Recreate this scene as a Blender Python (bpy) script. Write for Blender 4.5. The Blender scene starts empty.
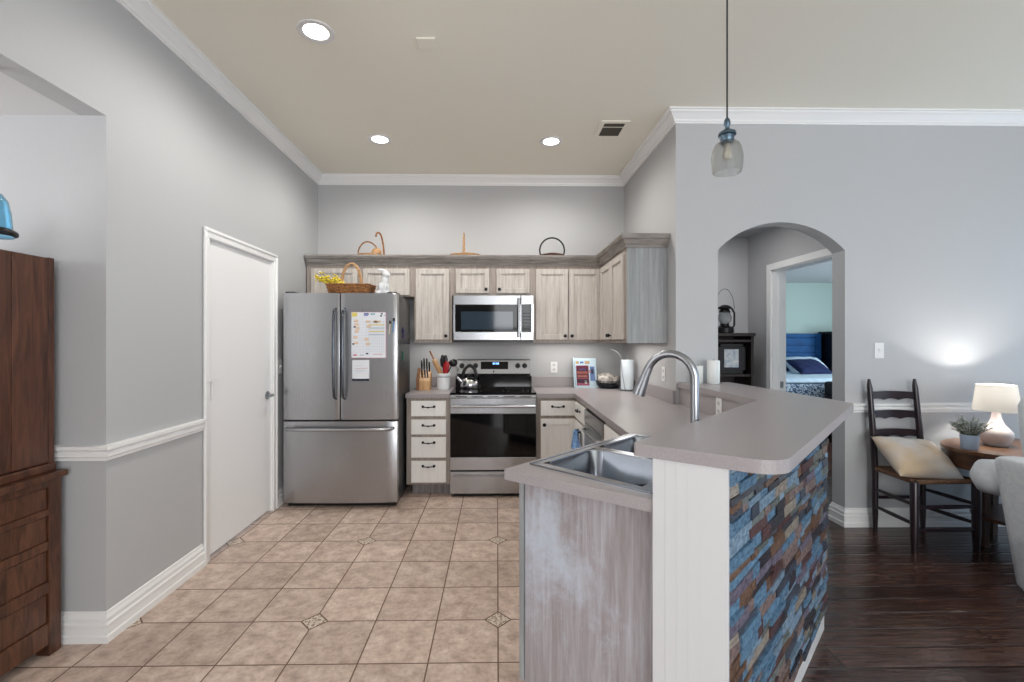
import bpy, bmesh, math, random
from mathutils import Matrix, Vector, noise as mnoise
random.seed(7)
PI = math.pi
SC = bpy.context.scene
COL = SC.collection

# ---------------------------------------------------------------- camera, world, daylight, exposure
EYE = 1.37
cam = bpy.data.cameras.new('camera')
cam.sensor_width = 36.0
cam.lens = 460.0 / 1024.0 * 36.0
cam.shift_x = 7.8 / 1024.0
cam.clip_start = 0.02
co = bpy.data.objects.new('camera', cam)
co.location = (0, 0, EYE)
co.rotation_euler = (PI / 2, 0, -math.radians(0.9))
COL.objects.link(co)
SC.camera = co

world = bpy.data.worlds.new('daylight_world')
SC.world = world
world.use_nodes = True
wb = world.node_tree.nodes['Background']
wb.inputs[0].default_value = (0.55, 0.75, 1.0, 1)
wb.inputs[1].default_value = 1.0

SC.view_settings.view_transform = 'Standard'
SC.view_settings.look = 'None'
SC.view_settings.gamma = 1.0
SC.view_settings.use_curve_mapping = False
SC.view_settings.exposure = 0.18


def area(name, loc, rot, sx, sy, power, col):
    l = bpy.data.lights.new(name, 'AREA')
    l.shape = 'RECTANGLE'
    l.size, l.size_y = sx, sy
    l.energy = power
    l.color = col
    o = bpy.data.objects.new(name, l)
    o.location = loc
    o.rotation_euler = rot
    COL.objects.link(o)
    return o


# daylight entering the windows: behind the camera, living room on the +x side, dining room on the -x side, bedroom
area('daylight_rear', (2.0, -3.48, 1.45), (PI / 2 + 0.16, 0, 0), 4.2, 2.2, 195, (1.0, 0.985, 0.965))
area('daylight_living', (5.28, 1.0, 1.3), (PI / 2 - 0.05, 0, PI / 2), 4.4, 2.2, 26, (0.62, 0.82, 1.0))
area('daylight_dining', (-4.58, 0.2, 1.3), (PI / 2 + 0.35, 0, -PI / 2), 2.6, 1.8, 100, (1.0, 0.98, 0.95))
area('daylight_bedroom', (7.4, 5.0, 1.5), (PI / 2, 0, PI / 2), 2.0, 1.6, 150, (0.80, 0.93, 1.0))

area('hall_fill_light', (2.0, 4.05, 2.43), (0, 0, 0), 0.3, 0.3, 3.6, (1.0, 0.97, 0.92))  # unseen fill light added below the hall ceiling to lighten the doorway trim
# unseen area lights added under the wall cabinets to brighten the backsplash
for n_, (x_, y_, w_, r_) in enumerate(((0.67, 4.52, 0.6, 0), (-0.60, 4.52, 0.3, 0), (1.12, 3.95, 0.7, PI / 2))):
    area('under_cabinet_fill', (x_, y_, 1.345), (0, 0, r_), w_, 0.16, 1.5 * w_ / 0.6, (1.0, 0.95, 0.88))


# ---------------------------------------------------------------- materials
def srgb(r, g, b):
    f = lambda c: (c / 255 / 12.92) if c / 255 <= 0.04045 else ((c / 255 + 0.055) / 1.055) ** 2.4
    return (f(r), f(g), f(b), 1)


class NT:
    def __init__(s, name):
        s.m = bpy.data.materials.new(name)
        s.m.use_nodes = True
        s.nt = s.m.node_tree
        s.b = s.nt.nodes['Principled BSDF']
        s.tc = s.nt.nodes.new('ShaderNodeTexCoord')

    def n(s, t, **k):
        o = s.nt.nodes.new(t)
        for a, v in k.items():
            setattr(o, a, v)
        return o

    def set(s, sock, v):
        if hasattr(v, 'default_value') or hasattr(v, 'links'):
            s.nt.links.new(v, sock)
        else:
            sock.default_value = v

    def math(s, op, a, b=0.0, c=None):
        o = s.n('ShaderNodeMath', operation=op)
        s.set(o.inputs[0], a)
        s.set(o.inputs[1], b)
        if c is not None:
            s.set(o.inputs[2], c)
        return o.outputs[0]

    def mix(s, f, a, b, mode='MIX'):
        o = s.n('ShaderNodeMix', data_type='RGBA', blend_type=mode)
        s.set(o.inputs[0], f)
        s.set(o.inputs[6], a)
        s.set(o.inputs[7], b)
        return o.outputs[2]

    def vec(s, scale=(1, 1, 1), rnd=False, src=None):
        mp = s.n('ShaderNodeMapping')
        mp.inputs['Scale'].default_value = scale
        s.nt.links.new(src or s.tc.outputs['Object'], mp.inputs['Vector'])
        if rnd:
            oi = s.n('ShaderNodeObjectInfo')
            va = s.n('ShaderNodeVectorMath', operation='SCALE')
            va.inputs[0].default_value = (37.0, 21.0, 13.0)
            s.nt.links.new(oi.outputs['Random'], va.inputs['Scale'])
            s.nt.links.new(va.outputs[0], mp.inputs['Location'])
        return mp.outputs[0]

    def noise(s, v, scale, detail=3.0, rough=0.5, dist=0.0):
        o = s.n('ShaderNodeTexNoise')
        s.nt.links.new(v, o.inputs['Vector'])
        o.inputs['Scale'].default_value = scale
        o.inputs['Detail'].default_value = detail
        o.inputs['Roughness'].default_value = rough
        o.inputs['Distortion'].default_value = dist
        return o.outputs['Fac']

    def ramp(s, f, stops):
        o = s.n('ShaderNodeValToRGB')
        e = o.color_ramp.elements
        while len(e) < len(stops):
            e.new(0.5)
        for i, (p, c) in enumerate(stops):
            e[i].position = p
            e[i].color = c if len(c) == 4 else (*c, 1)
        s.nt.links.new(f, o.inputs[0])
        return o.outputs[0]

    def step(s, f, lo, hi):
        o = s.n('ShaderNodeMapRange')
        s.set(o.inputs[0], f)
        o.inputs[1].default_value, o.inputs[2].default_value = lo, hi
        return o.outputs[0]

    def bump(s, h, strength=0.2, dist=0.01):
        o = s.n('ShaderNodeBump')
        o.inputs['Strength'].default_value = strength
        o.inputs['Distance'].default_value = dist
        s.nt.links.new(h, o.inputs['Height'])
        s.nt.links.new(o.outputs[0], s.b.inputs['Normal'])

    def col(s, v):
        s.set(s.b.inputs['Base Color'], v)

    def p(s, **k):
        for a, v in k.items():
            s.set(s.b.inputs[a.replace('_', ' ')], v)
        return s


def plain(name, rgb, rough=0.5, metal=0.0, **k):
    t = NT(name)
    t.col(srgb(*rgb))
    t.p(Roughness=rough, Metallic=metal, **k)
    return t.m


def noisy(name, a, b, scale, vs=(1, 1, 1), rough=0.5, lo=0.35, hi=0.65, detail=4, bump=0.0, bd=0.003, metal=0.0, rnd=False, **k):
    t = NT(name)
    f = t.noise(t.vec(vs, rnd), scale, detail)
    t.col(t.ramp(f, [(lo, srgb(*a)), (hi, srgb(*b))]))
    t.p(Roughness=rough, Metallic=metal, **k)
    if bump:
        t.bump(f, bump, bd)
    return t.m


M = {}
M['wall'] = noisy('grey_wall_paint', (181, 182, 184), (184, 185, 187), 220, rough=0.6, bump=0.06, bd=0.002)
M['wall_white'] = noisy('pale_wall_paint', (208, 208, 209), (211, 211, 212), 220, rough=0.6, bump=0.06, bd=0.002)
M['ceiling'] = noisy('warm_ceiling_paint', (238, 234, 221), (241, 237, 225), 160, rough=0.75, bump=0.08, bd=0.002)
M['trim'] = plain('white_trim_gloss', (236, 236, 236), 0.35)
M['board'] = plain('white_painted_board', (206, 206, 208), 0.45)
M['door_white'] = plain('white_door_paint', (236, 236, 237), 0.4)
M['teal'] = noisy('teal_wall_paint', (168, 186, 178), (172, 190, 182), 200, rough=0.6)
M['hall'] = noisy('hall_wall_paint', (178, 178, 181), (182, 182, 185), 200, rough=0.6)
M['chrome'] = plain('satin_nickel', (160, 163, 168), 0.32, 1.0)
M['black_metal'] = plain('black_metal', (18, 18, 20), 0.4, 0.5)
M['black_plastic'] = plain('black_plastic', (16, 16, 18), 0.35)
M['black_glass'] = plain('black_glass', (5, 5, 7), 0.05, Specular_IOR_Level=0.28)
M['window_glass'] = plain('smoked_oven_glass', (36, 52, 66), 0.06)
M['white_ceramic'] = plain('white_glazed_ceramic', (226, 228, 230), 0.25)
M['white_plastic'] = plain('white_plastic', (228, 228, 228), 0.4)
M['paper'] = plain('white_paper', (226, 230, 236), 0.8)
M['rubber'] = plain('dark_rubber', (30, 30, 32), 0.7)
M['blue_towel'] = noisy('blue_towel_cloth', (70, 110, 165), (140, 175, 215), 60, rough=0.9)
M['red'] = plain('red_silicone', (165, 22, 30), 0.4)
M['lcd'] = NT('blue_clock_digits').p(Emission_Color=(0.1, 0.4, 1, 1), Emission_Strength=2.0).m
M['light_disc'] = NT('recessed_bulb_lens').p(Emission_Color=(1, 0.95, 0.86, 1), Emission_Strength=9.0).m


def mat_tile():
    t = NT('beige_floor_tile')
    sep = t.n('ShaderNodeSeparateXYZ')
    t.nt.links.new(t.tc.outputs['Object'], sep.inputs[0])
    sx = t.math('DIVIDE', t.math('SUBTRACT', sep.outputs[0], 0.005), 0.2988)
    sy = t.math('DIVIDE', t.math('SUBTRACT', sep.outputs[1], 2.262), 0.3012)

    def tri(v):
        return t.math('ABSOLUTE', t.math('SUBTRACT', t.math('FRACT', t.math('ADD', v, 0.5)), 0.5))
    line = t.math('MINIMUM', tri(sx), tri(sy))
    d = t.math('MULTIPLY', t.math('ADD', tri(t.math('DIVIDE', sx, 3.0)), tri(t.math('DIVIDE', sy, 3.0))), 3.0)
    inl = t.math('LESS_THAN', d, 0.20)
    ring = t.math('MULTIPLY', t.math('LESS_THAN', d, 0.232), t.math('GREATER_THAN', d, 0.20))
    gl = t.math('MULTIPLY', t.math('LESS_THAN', line, 0.0105), t.math('GREATER_THAN', d, 0.20))
    grout = t.math('MAXIMUM', gl, ring)
    cmb = t.n('ShaderNodeCombineXYZ')
    t.set(cmb.inputs[0], t.math('FLOOR', sx))
    t.set(cmb.inputs[1], t.math('FLOOR', sy))
    wn = t.n('ShaderNodeTexWhiteNoise', noise_dimensions='2D')
    t.nt.links.new(cmb.outputs[0], wn.inputs['Vector'])
    va = t.n('ShaderNodeVectorMath', operation='MULTIPLY_ADD')
    t.nt.links.new(cmb.outputs[0], va.inputs[0])
    va.inputs[1].default_value = (3.7, 5.1, 0)
    t.nt.links.new(t.tc.outputs['Object'], va.inputs[2])
    f1 = t.noise(va.outputs[0], 11, 9, 0.7, 0.15)
    f2 = t.noise(va.outputs[0], 42, 5, 0.6)
    base = t.ramp(f1, [(0.28, srgb(158, 137, 125)), (0.5, srgb(204, 183, 170)), (0.70, srgb(230, 214, 202))])
    base = t.mix(t.math('MULTIPLY', t.step(f2, 0.5, 0.75), 0.45), base, srgb(142, 116, 98))
    tint = t.ramp(wn.outputs['Value'], [(0.0, (0.82, 0.80, 0.78)), (1.0, (1.06, 1.05, 1.04))])
    base = t.mix(1.0, base, tint, 'MULTIPLY')
    deco = t.noise(t.vec((1, 1, 1)), 75, 2)
    dec = t.ramp(deco, [(0.46, srgb(150, 128, 110)), (0.5, srgb(214, 202, 188))])
    c = t.mix(inl, base, dec)
    c = t.mix(grout, c, srgb(106, 84, 68))
    t.col(c)
    t.p(Roughness=t.math('ADD', 0.38, t.math('MULTIPLY', grout, 0.4)))
    h = t.math('SUBTRACT', t.math('MULTIPLY', f1, 0.25), grout)
    t.bump(h, 0.35, 0.004)
    return t.m


def mat_hardwood():
    t = NT('dark_hand_scraped_hardwood')
    sep = t.n('ShaderNodeSeparateXYZ')
    t.nt.links.new(t.tc.outputs['Object'], sep.inputs[0])
    W = 0.127
    sy = t.math('DIVIDE', sep.outputs[1], W)
    row = t.math('FLOOR', sy)
    wn = t.n('ShaderNodeTexWhiteNoise', noise_dimensions='1D')
    t.set(wn.inputs['W'], row)
    sx = t.math('ADD', t.math('DIVIDE', sep.outputs[0], 1.15), t.math('MULTIPLY', wn.outputs['Value'], 7.0))
    cmb = t.n('ShaderNodeCombineXYZ')
    t.set(cmb.inputs[0], t.math('FLOOR', sx))
    t.set(cmb.inputs[1], row)
    w2 = t.n('ShaderNodeTexWhiteNoise', noise_dimensions='2D')
    t.nt.links.new(cmb.outputs[0], w2.inputs['Vector'])
    va = t.n('ShaderNodeVectorMath', operation='MULTIPLY_ADD')
    t.nt.links.new(cmb.outputs[0], va.inputs[0])
    va.inputs[1].default_value = (4.3, 6.7, 0)
    t.nt.links.new(t.tc.outputs['Object'], va.inputs[2])
    v = t.vec((1.0, 14, 1), src=va.outputs[0])
    g = t.noise(v, 5, 6, 0.6, 0.8)
    c = t.ramp(g, [(0.3, srgb(44, 30, 27)), (0.55, srgb(80, 57, 49)), (0.75, srgb(106, 78, 66))])
    tint = t.ramp(w2.outputs['Value'], [(0, (0.55, 0.53, 0.55)), (1, (1.2, 1.15, 1.12))])
    c = t.mix(1.0, c, tint, 'MULTIPLY')

    def edge(s, k):
        fr = t.math('FRACT', s)
        return t.math('LESS_THAN', t.math('MINIMUM', fr, t.math('SUBTRACT', 1.0, fr)), k)
    gap = t.math('MAXIMUM', edge(sy, 0.016), edge(sx, 0.0026))
    fy = t.math('FRACT', sy)
    rise_ = t.step(t.math('MINIMUM', fy, t.math('SUBTRACT', 1.0, fy)), 0.0, 0.075)
    c = t.mix(gap, c, srgb(16, 10, 9))
    t.col(c)
    r = t.noise(t.vec((1.8, 13, 1), src=va.outputs[0]), 2.0, 1, 0.4, 0.5)
    t.p(Roughness=0.2, Specular_IOR_Level=0.5)
    h = t.math('ADD', t.math('ADD', t.math('MULTIPLY', r, 0.9), t.math('MULTIPLY', g, 0.04)), t.math('MULTIPLY', rise_, 0.55))
    h = t.math('SUBTRACT', h, t.math('MULTIPLY', gap, 0.3))
    t.bump(h, 0.45, 0.006)
    return t.m


def mat_streak(name, stops, patch=None, sc=(26, 26, 1.6), rough=0.55):
    t = NT(name)
    f = t.noise(t.vec(sc, True), 1.6, 6, 0.62, 0.3)
    c = t.ramp(f, [(p, srgb(*k)) for p, k in stops])
    f2 = t.noise(t.vec((60, 60, 5), True), 2.2, 4, 0.6)
    c = t.mix(t.math('MULTIPLY', t.step(f2, 0.5, 0.72), 0.35), c, srgb(*stops[0][1]))
    if patch:
        f3 = t.noise(t.vec((3.0, 3.0, 2.6), False), 1.25, 8, 0.72, 0.3)
        ds = t.n('ShaderNodeVectorMath', operation='DISTANCE')      # one scuffed, whitened spot on the panel
        t.nt.links.new(t.tc.outputs['Object'], ds.inputs[0])
        ds.inputs[1].default_value = (-0.345, -0.225, 0.56)
        f3 = t.math('SUBTRACT', f3, t.math('MULTIPLY', ds.outputs['Value'], 0.75))
        c = t.mix(t.math('MULTIPLY', t.step(f3, 0.33, 0.50), 0.75), c, srgb(*patch))
    t.col(c)
    t.p(Roughness=rough)
    t.bump(f, 0.12, 0.002)
    return t.m


def mat_steel(name, rgb, rough, sc):
    t = NT(name)
    f = t.noise(t.vec(sc), 3.0, 4, 0.6)
    c = t.ramp(f, [(0.3, srgb(*[v * 0.985 for v in rgb])), (0.7, srgb(*rgb))])
    t.col(c)
    t.p(Metallic=1.0, Roughness=t.math('ADD', rough - 0.02, t.math('MULTIPLY', f, 0.04)))
    t.bump(t.noise(t.vec((1.5, 1.5, 1.2)), 1.6, 1), 0.12, 0.02)
    return t.m


def mat_wood(name, a, b, sc, rough=0.4, rnd=True):
    t = NT(name)
    f = t.noise(t.vec(sc, rnd), 2.0, 6, 0.6, 1.2)
    t.col(t.ramp(f, [(0.3, srgb(*a)), (0.7, srgb(*b))]))
    t.p(Roughness=rough)
    t.bump(f, 0.08, 0.002)
    return t.m


M['tile'] = mat_tile()
M['hardwood'] = mat_hardwood()
M['whitewash'] = mat_streak('whitewashed_cream_wood', [(0.22, (152, 143, 135)), (0.42, (191, 184, 177)), (0.65, (210, 204, 198))])
M['driftwood'] = mat_streak('grey_driftwood_frame', [(0.25, (136, 125, 117)), (0.5, (160, 149, 141)), (0.75, (182, 173, 166))])
M['cornice'] = mat_streak('weathered_grey_cornice_wood', [(0.3, (112, 106, 102)), (0.5, (142, 136, 131)), (0.7, (166, 161, 156))], sc=(3, 3, 30))
M['panel'] = mat_streak('blue_grey_washed_panel', [(0.25, (128, 131, 133)), (0.5, (146, 150, 152)), (0.75, (166, 170, 172))])
M['end_panel'] = mat_streak('worn_washed_end_panel', [(0.25, (132, 123, 122)), (0.5, (160, 154, 158)), (0.75, (186, 186, 194))], patch=(190, 200, 214))
M['drawer_white'] = mat_streak('cream_drawer_front', [(0.25, (236, 234, 231)), (0.5, (244, 243, 241)), (0.75, (248, 247, 246))])
M['toe'] = mat_streak('toe_kick_wood', [(0.3, (110, 104, 106)), (0.7, (150, 145, 148))])
M['steel'] = mat_steel('brushed_stainless', (172, 173, 176), 0.28, (200, 200, 2))
M['steel_h'] = mat_steel('brushed_stainless_horizontal', (178, 180, 184), 0.26, (2, 2, 200))
M['sink_steel'] = mat_steel('satin_sink_steel', (166, 173, 183), 0.18, (90, 90, 90))
M['kettle_steel'] = plain('polished_kettle_steel', (205, 205, 208), 0.14, 1.0)
M['fridge_side'] = noisy('fridge_side_panel', (58, 61, 66), (66, 69, 74), 300, rough=0.4, metal=0.4)
M['laminate'] = noisy('taupe_laminate', (151, 145, 147), (162, 156, 158), 240, rough=0.33, detail=2)
M['laminate_edge'] = noisy('taupe_laminate_edge', (150, 147, 152), (160, 157, 162), 240, rough=0.36, detail=2)
M['cherry'] = mat_wood('dark_cherry_wood', (54, 30, 20), (104, 66, 46), (3, 14, 3), 0.35)
M['cherry_v'] = mat_wood('dark_cherry_wood_upright', (54, 30, 21), (102, 64, 46), (14, 14, 1.6), 0.35)
M['dark_chair'] = mat_wood('very_dark_chair_wood', (26, 18, 24), (46, 32, 38), (8, 8, 3), 0.28)
M['table_wood'] = mat_wood('honey_brown_table_wood', (78, 50, 32), (124, 86, 57), (3, 20, 3), 0.3)
M['table_dark'] = mat_wood('brown_table_apron_wood', (58, 36, 24), (92, 60, 40), (4, 4, 14), 0.35)
M['shelf_dark'] = mat_wood('espresso_shelf_wood', (22, 14, 14), (40, 26, 24), (6, 6, 3), 0.4)
M['rush'] = noisy('woven_rush', (78, 54, 42), (134, 100, 76), 60, vs=(1, 6, 1), rough=0.8, bump=0.5)
M['wicker'] = noisy('brown_wicker', (92, 58, 30), (168, 116, 66), 45, vs=(1, 1, 3), rough=0.7, bump=0.6)
M['wicker_light'] = noisy('pale_wicker', (160, 120, 82), (206, 168, 126), 50, vs=(1, 1, 3), rough=0.7, bump=0.6)
M['wicker_dark'] = noisy('dark_wicker', (46, 28, 24), (96, 60, 48), 50, vs=(1, 1, 3), rough=0.7, bump=0.6)
M['bamboo'] = mat_wood('light_knife_block_wood', (176, 132, 88), (210, 170, 124), (10, 10, 2), 0.45)
M['walnut'] = mat_wood('walnut_utensil_wood', (104, 66, 42), (150, 104, 70), (10, 10, 2), 0.5)
M['pillow'] = noisy('tan_grey_pillow_linen', (200, 178, 150), (200, 198, 198), 2.6, rough=0.9, lo=0.40, hi=0.6, detail=3)
M['grey_fabric'] = noisy('pale_grey_upholstery', (212, 216, 222), (222, 226, 230), 50, rough=0.92, bump=0.05)
M['blue_wood'] = mat_wood('blue_stained_wood', (4, 58, 106), (10, 88, 144), (2, 2, 16), 0.75)
M['linen'] = noisy('white_bed_linen', (196, 218, 234), (212, 230, 242), 14, rough=0.9)
M['navy'] = plain('navy_pillow_cloth', (12, 28, 72), 0.9)
M['leaf'] = noisy('dusty_green_leaf', (150, 158, 152), (206, 210, 204), 25, rough=0.7)
M['yellow'] = plain('yellow_blossom', (222, 200, 60), 0.7)
M['stem'] = plain('green_stem', (92, 104, 60), 0.7)
M['pot_blue'] = plain('pale_blue_planter', (172, 190, 212), 0.4)
M['lamp_base'] = plain('blush_ceramic_lamp', (224, 212, 208), 0.3)


def mat_shade():
    t = NT('white_lamp_shade_cloth')
    t.col(srgb(240, 238, 234))
    t.p(Roughness=0.9)
    tr = t.n('ShaderNodeBsdfTranslucent')
    tr.inputs[0].default_value = srgb(240, 238, 234)
    mx = t.n('ShaderNodeMixShader')
    mx.inputs[0].default_value = 0.65
    t.nt.links.new(t.b.outputs[0], mx.inputs[1])
    t.nt.links.new(tr.outputs[0], mx.inputs[2])
    t.nt.links.new(mx.outputs[0], t.nt.nodes['Material Output'].inputs[0])
    return t.m


def mat_glass(name, rgb, rough=0.05, bump=0.0, ior=1.45):
    t = NT(name)
    t.col(srgb(*rgb))
    t.p(Roughness=rough, Transmission_Weight=1.0, IOR=ior)
    if bump:
        t.bump(t.noise(t.vec((1, 1, 0.4)), 60, 2), bump, 0.004)
    return t.m


def mat_lace():
    t = NT('patterned_bed_skirt')
    f = t.noise(t.vec((1, 1, 1)), 9, 2)
    g = t.math('FRACT', t.math('MULTIPLY', f, 8.0))
    t.col(t.mix(t.math('GREATER_THAN', g, 0.5), srgb(206, 220, 232), srgb(84, 106, 138)))
    t.p(Roughness=0.9)
    return t.m


M['shade'] = mat_shade()
M['pendant_glass'] = mat_glass('smoky_ribbed_glass', (232, 232, 230), 0.38, 0.5, 1.25)
M['blue_glass'] = mat_glass('blue_glass', (176, 222, 242), 0.08)
M['clear_glass'] = mat_glass('lantern_glass', (225, 228, 230), 0.1)
M['lace'] = mat_lace()
SLATE = [((48, 75, 101), (110, 147, 175)), ((78, 101, 124), (140, 164, 182)), ((68, 64, 80), (124, 117, 133)),
         ((31, 36, 48), (78, 87, 101)), ((85, 71, 71), (140, 122, 117)), ((66, 50, 43), (124, 96, 78)),
         ((101, 94, 85), (164, 154, 143)), ((52, 36, 41), (101, 73, 73)), ((27, 27, 34), (66, 66, 73)),
         ((61, 68, 68), (122, 129, 126))]
SLATES = [noisy('slate_%s' % n, a, b, 44, vs=(1, 1, 2.2), rough=0.27, lo=0.22, hi=0.78, detail=6, bump=0.5, bd=0.004)
          for n, (a, b) in zip(('blue', 'pale_blue', 'violet', 'charcoal_blue', 'mauve', 'rust', 'sand', 'plum', 'black', 'sage'), SLATE)]


# ---------------------------------------------------------------- mesh helpers
WM = {}          # object name -> world matrix (kept by hand, no depsgraph updates needed)


class MB:
    def __init__(s, T=None):
        s.bm = bmesh.new()
        s.T = T
        s.mi = 0

    def _fin(s, verts, faces):
        if s.T is not None:
            for v in verts:
                v.co = s.T @ v.co
        for f in faces:
            f.material_index = s.mi

    def box(s, x0, y0, z0, x1, y1, z1, b=0.0, seg=2):
        return s.prism([(x0, y0), (x1, y0), (x1, y1), (x0, y1)], z0, z1, b, seg)

    def prism(s, poly, z0, z1, b=0.0, seg=2, only_top=False):
        lo = [s.bm.verts.new((x, y, z0)) for x, y in poly]
        hi = [s.bm.verts.new((x, y, z1)) for x, y in poly]
        n = len(poly)
        fs = [s.bm.faces.new(lo[::-1]), s.bm.faces.new(hi)]
        for i in range(n):
            fs.append(s.bm.faces.new((lo[i], lo[(i + 1) % n], hi[(i + 1) % n], hi[i])))
        vs = lo + hi
        if b > 0:
            es = list({e for f in fs for e in f.edges})
            r = bmesh.ops.bevel(s.bm, geom=es, offset=b, segments=seg, affect='EDGES', profile=0.5, clamp_overlap=True)
            vs = list({v for f in r['faces'] for v in f.verts} | {v for v in vs if v.is_valid})
            fs = [f for f in fs if f.is_valid] + r['faces']
        s._fin(vs, fs)
        return s

    def loft(s, rings, closed=True, cap=True):
        vv = [[s.bm.verts.new(p) for p in r] for r in rings]
        fs = []
        n = len(vv[0])
        for a, c in zip(vv, vv[1:]):
            for i in range(n if closed else n - 1):
                j = (i + 1) % n
                try:
                    fs.append(s.bm.faces.new((a[i], a[j], c[j], c[i])))
                except ValueError:
                    pass
        if cap and closed:
            for r in (vv[0][::-1], vv[-1]):
                try:
                    fs.append(s.bm.faces.new(r))
                except ValueError:
                    pass
        s._fin([v for r in vv for v in r], fs)
        return s

    def lathe(s, prof, cx=0, cy=0, seg=32, cap=True):
        return s.loft([[(cx + r * math.cos(2 * PI * i / seg), cy + r * math.sin(2 * PI * i / seg), z) for i in range(seg)] for r, z in prof], True, cap)

    def lathe_axis(s, prof, o, ax, seg=20, cap=True):
        ax = Vector(ax).normalized()
        u = ax.orthogonal().normalized()
        w = ax.cross(u)
        o = Vector(o)
        return s.loft([[tuple(o + ax * d + (u * math.cos(2 * PI * i / seg) + w * math.sin(2 * PI * i / seg)) * r) for i in range(seg)] for r, d in prof], True, cap)

    def tube(s, pts, r, seg=10, flat=1.0, up=None, loop=False):
        pts = [Vector(p) for p in pts]
        n = len(pts)
        rr = r if isinstance(r, (list, tuple)) else [r] * n
        rings = []
        pu = None
        for i, p in enumerate(pts):
            if loop:
                d = pts[(i + 1) % n] - pts[i - 1]
            else:
                d = pts[min(i + 1, n - 1)] - pts[max(i - 1, 0)]
            d.normalize()
            if pu is None:
                u = Vector(up) if up else d.orthogonal()
            else:
                u = pu
            u = (u - d * u.dot(d))
            if u.length < 1e-5:
                u = d.orthogonal()
            u.normalize()
            pu = u
            w = d.cross(u)
            rings.append([tuple(p + (u * math.cos(2 * PI * k / seg) * flat + w * math.sin(2 * PI * k / seg)) * rr[i]) for k in range(seg)])
        if loop:
            rings.append(rings[0])
        return s.loft(rings, True, not loop)

    def ball(s, c, r, sc=(1, 1, 1), seg=18, rot=None):
        r0 = bmesh.ops.create_uvsphere(s.bm, u_segments=seg, v_segments=max(8, seg // 2 + 2), radius=r)
        m = Matrix.Translation(c) @ (rot or Matrix()) @ Matrix.Diagonal((*sc, 1))
        for v in r0['verts']:
            v.co = m @ v.co
        s._fin(r0['verts'], list({f for v in r0['verts'] for f in v.link_faces}))
        return s

    def grid(s, fn, nu, nv):
        vv = [[s.bm.verts.new(fn(i / nu, j / nv)) for j in range(nv + 1)] for i in range(nu + 1)]
        fs = [s.bm.faces.new((vv[i][j], vv[i + 1][j], vv[i + 1][j + 1], vv[i][j + 1])) for i in range(nu) for j in range(nv)]
        s._fin([v for r in vv for v in r], fs)
        return s

    def build(s, name, mat, parent=None, smooth=None, local=False, mods=None):
        bm = s.bm
        bmesh.ops.remove_doubles(bm, verts=bm.verts, dist=1e-6)
        bmesh.ops.recalc_face_normals(bm, faces=bm.faces)
        me = bpy.data.meshes.new(name)
        wm = WM[parent.name] if parent is not None else Matrix()
        if not local:
            inv = wm.inverted()
            for v in bm.verts:
                v.co = inv @ v.co
        bm.to_mesh(me)
        bm.free()
        for m in (mat if isinstance(mat, (list, tuple)) else [mat]):
            me.materials.append(M[m] if isinstance(m, str) else m)
        if smooth is not None:
            me.polygons.foreach_set('use_smooth', [True] * len(me.polygons))
            me.set_sharp_from_angle(angle=math.radians(smooth))
        o = bpy.data.objects.new(name, me)
        COL.objects.link(o)
        if parent is not None:
            o.parent = parent
        WM[o.name] = wm
        if mods:
            mods(o)
        return o


def tag(o, label=None, cat=None, group=None, kind=None):
    for k, v in (('label', label), ('category', cat), ('group', group), ('kind', kind)):
        if v:
            o[k] = v
    return o


def thing(name, loc, label, cat, group=None, rz=0.0):
    o = bpy.data.objects.new(name, None)
    o.location = loc
    o.rotation_euler = (0, 0, rz)
    o.empty_display_size = 0.05
    COL.objects.link(o)
    WM[o.name] = Matrix.Translation(loc) @ Matrix.Rotation(rz, 4, 'Z')
    return tag(o, label, cat, group)


def copy_tree(o, parent=None):
    c = o.copy()
    COL.objects.link(c)
    if parent is not None:
        c.parent = parent
    for ch in list(o.children):
        copy_tree(ch, c)
    return c


def struct(o):
    o['kind'] = 'structure'
    return o


def frame(o, ux, n):
    """local x -> along the face, y -> outward, z -> up"""
    ux, n = Vector(ux), Vector(n)
    return Matrix(((ux.x, n.x, 0, o[0]), (ux.y, n.y, 0, o[1]), (ux.z, n.z, 1, o[2]), (0, 0, 0, 1)))


def curve_through(pts, n=2):
    for _ in range(n):
        q = [pts[0]]
        for a, b in zip(pts, pts[1:]):
            a, b = Vector(a), Vector(b)
            q += [tuple(a.lerp(b, .25)), tuple(a.lerp(b, .75))]
        pts = q + [pts[-1]]
    return pts


def arc(cx, cy, r, a0, a1, n):
    return [(cx + r * math.cos(a0 + (a1 - a0) * i / n), cy + r * math.sin(a0 + (a1 - a0) * i / n)) for i in range(n + 1)]


def rounded(poly, rads, n=8):
    out = []
    k = len(poly)
    for i, p in enumerate(poly):
        r = rads[i]
        if r <= 0:
            out.append(p)
            continue
        p0, p1, p2 = Vector(poly[i - 1]), Vector(p), Vector(poly[(i + 1) % k])
        a, b = (p0 - p1).normalized(), (p2 - p1).normalized()
        ang = a.angle(b)
        d = r / math.tan(ang / 2)
        s0, s1 = p1 + a * d, p1 + b * d
        c = p1 + (a + b).normalized() * (r / math.sin(ang / 2))
        v0, v1 = s0 - c, s1 - c
        t0 = math.atan2(v0.y, v0.x)
        dt = math.atan2(v1.y, v1.x) - t0
        while dt > PI:
            dt -= 2 * PI
        while dt < -PI:
            dt += 2 * PI
        out += [(c.x + r * math.cos(t0 + dt * j / n), c.y + r * math.sin(t0 + dt * j / n)) for j in range(n + 1)]
    return out


# ---------------------------------------------------------------- room shell
CEIL = 3.055
YB = 4.73        # kitchen back wall
XK = 1.314       # kitchen right wall, ends at YR
YR = 3.36        # living-room wall with the arch
YA = 2.13        # dining alcove end wall


def xl(y):       # kitchen left wall, a degree off square
    return -1.785 - 0.017 * (y - 2.1)


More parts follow.
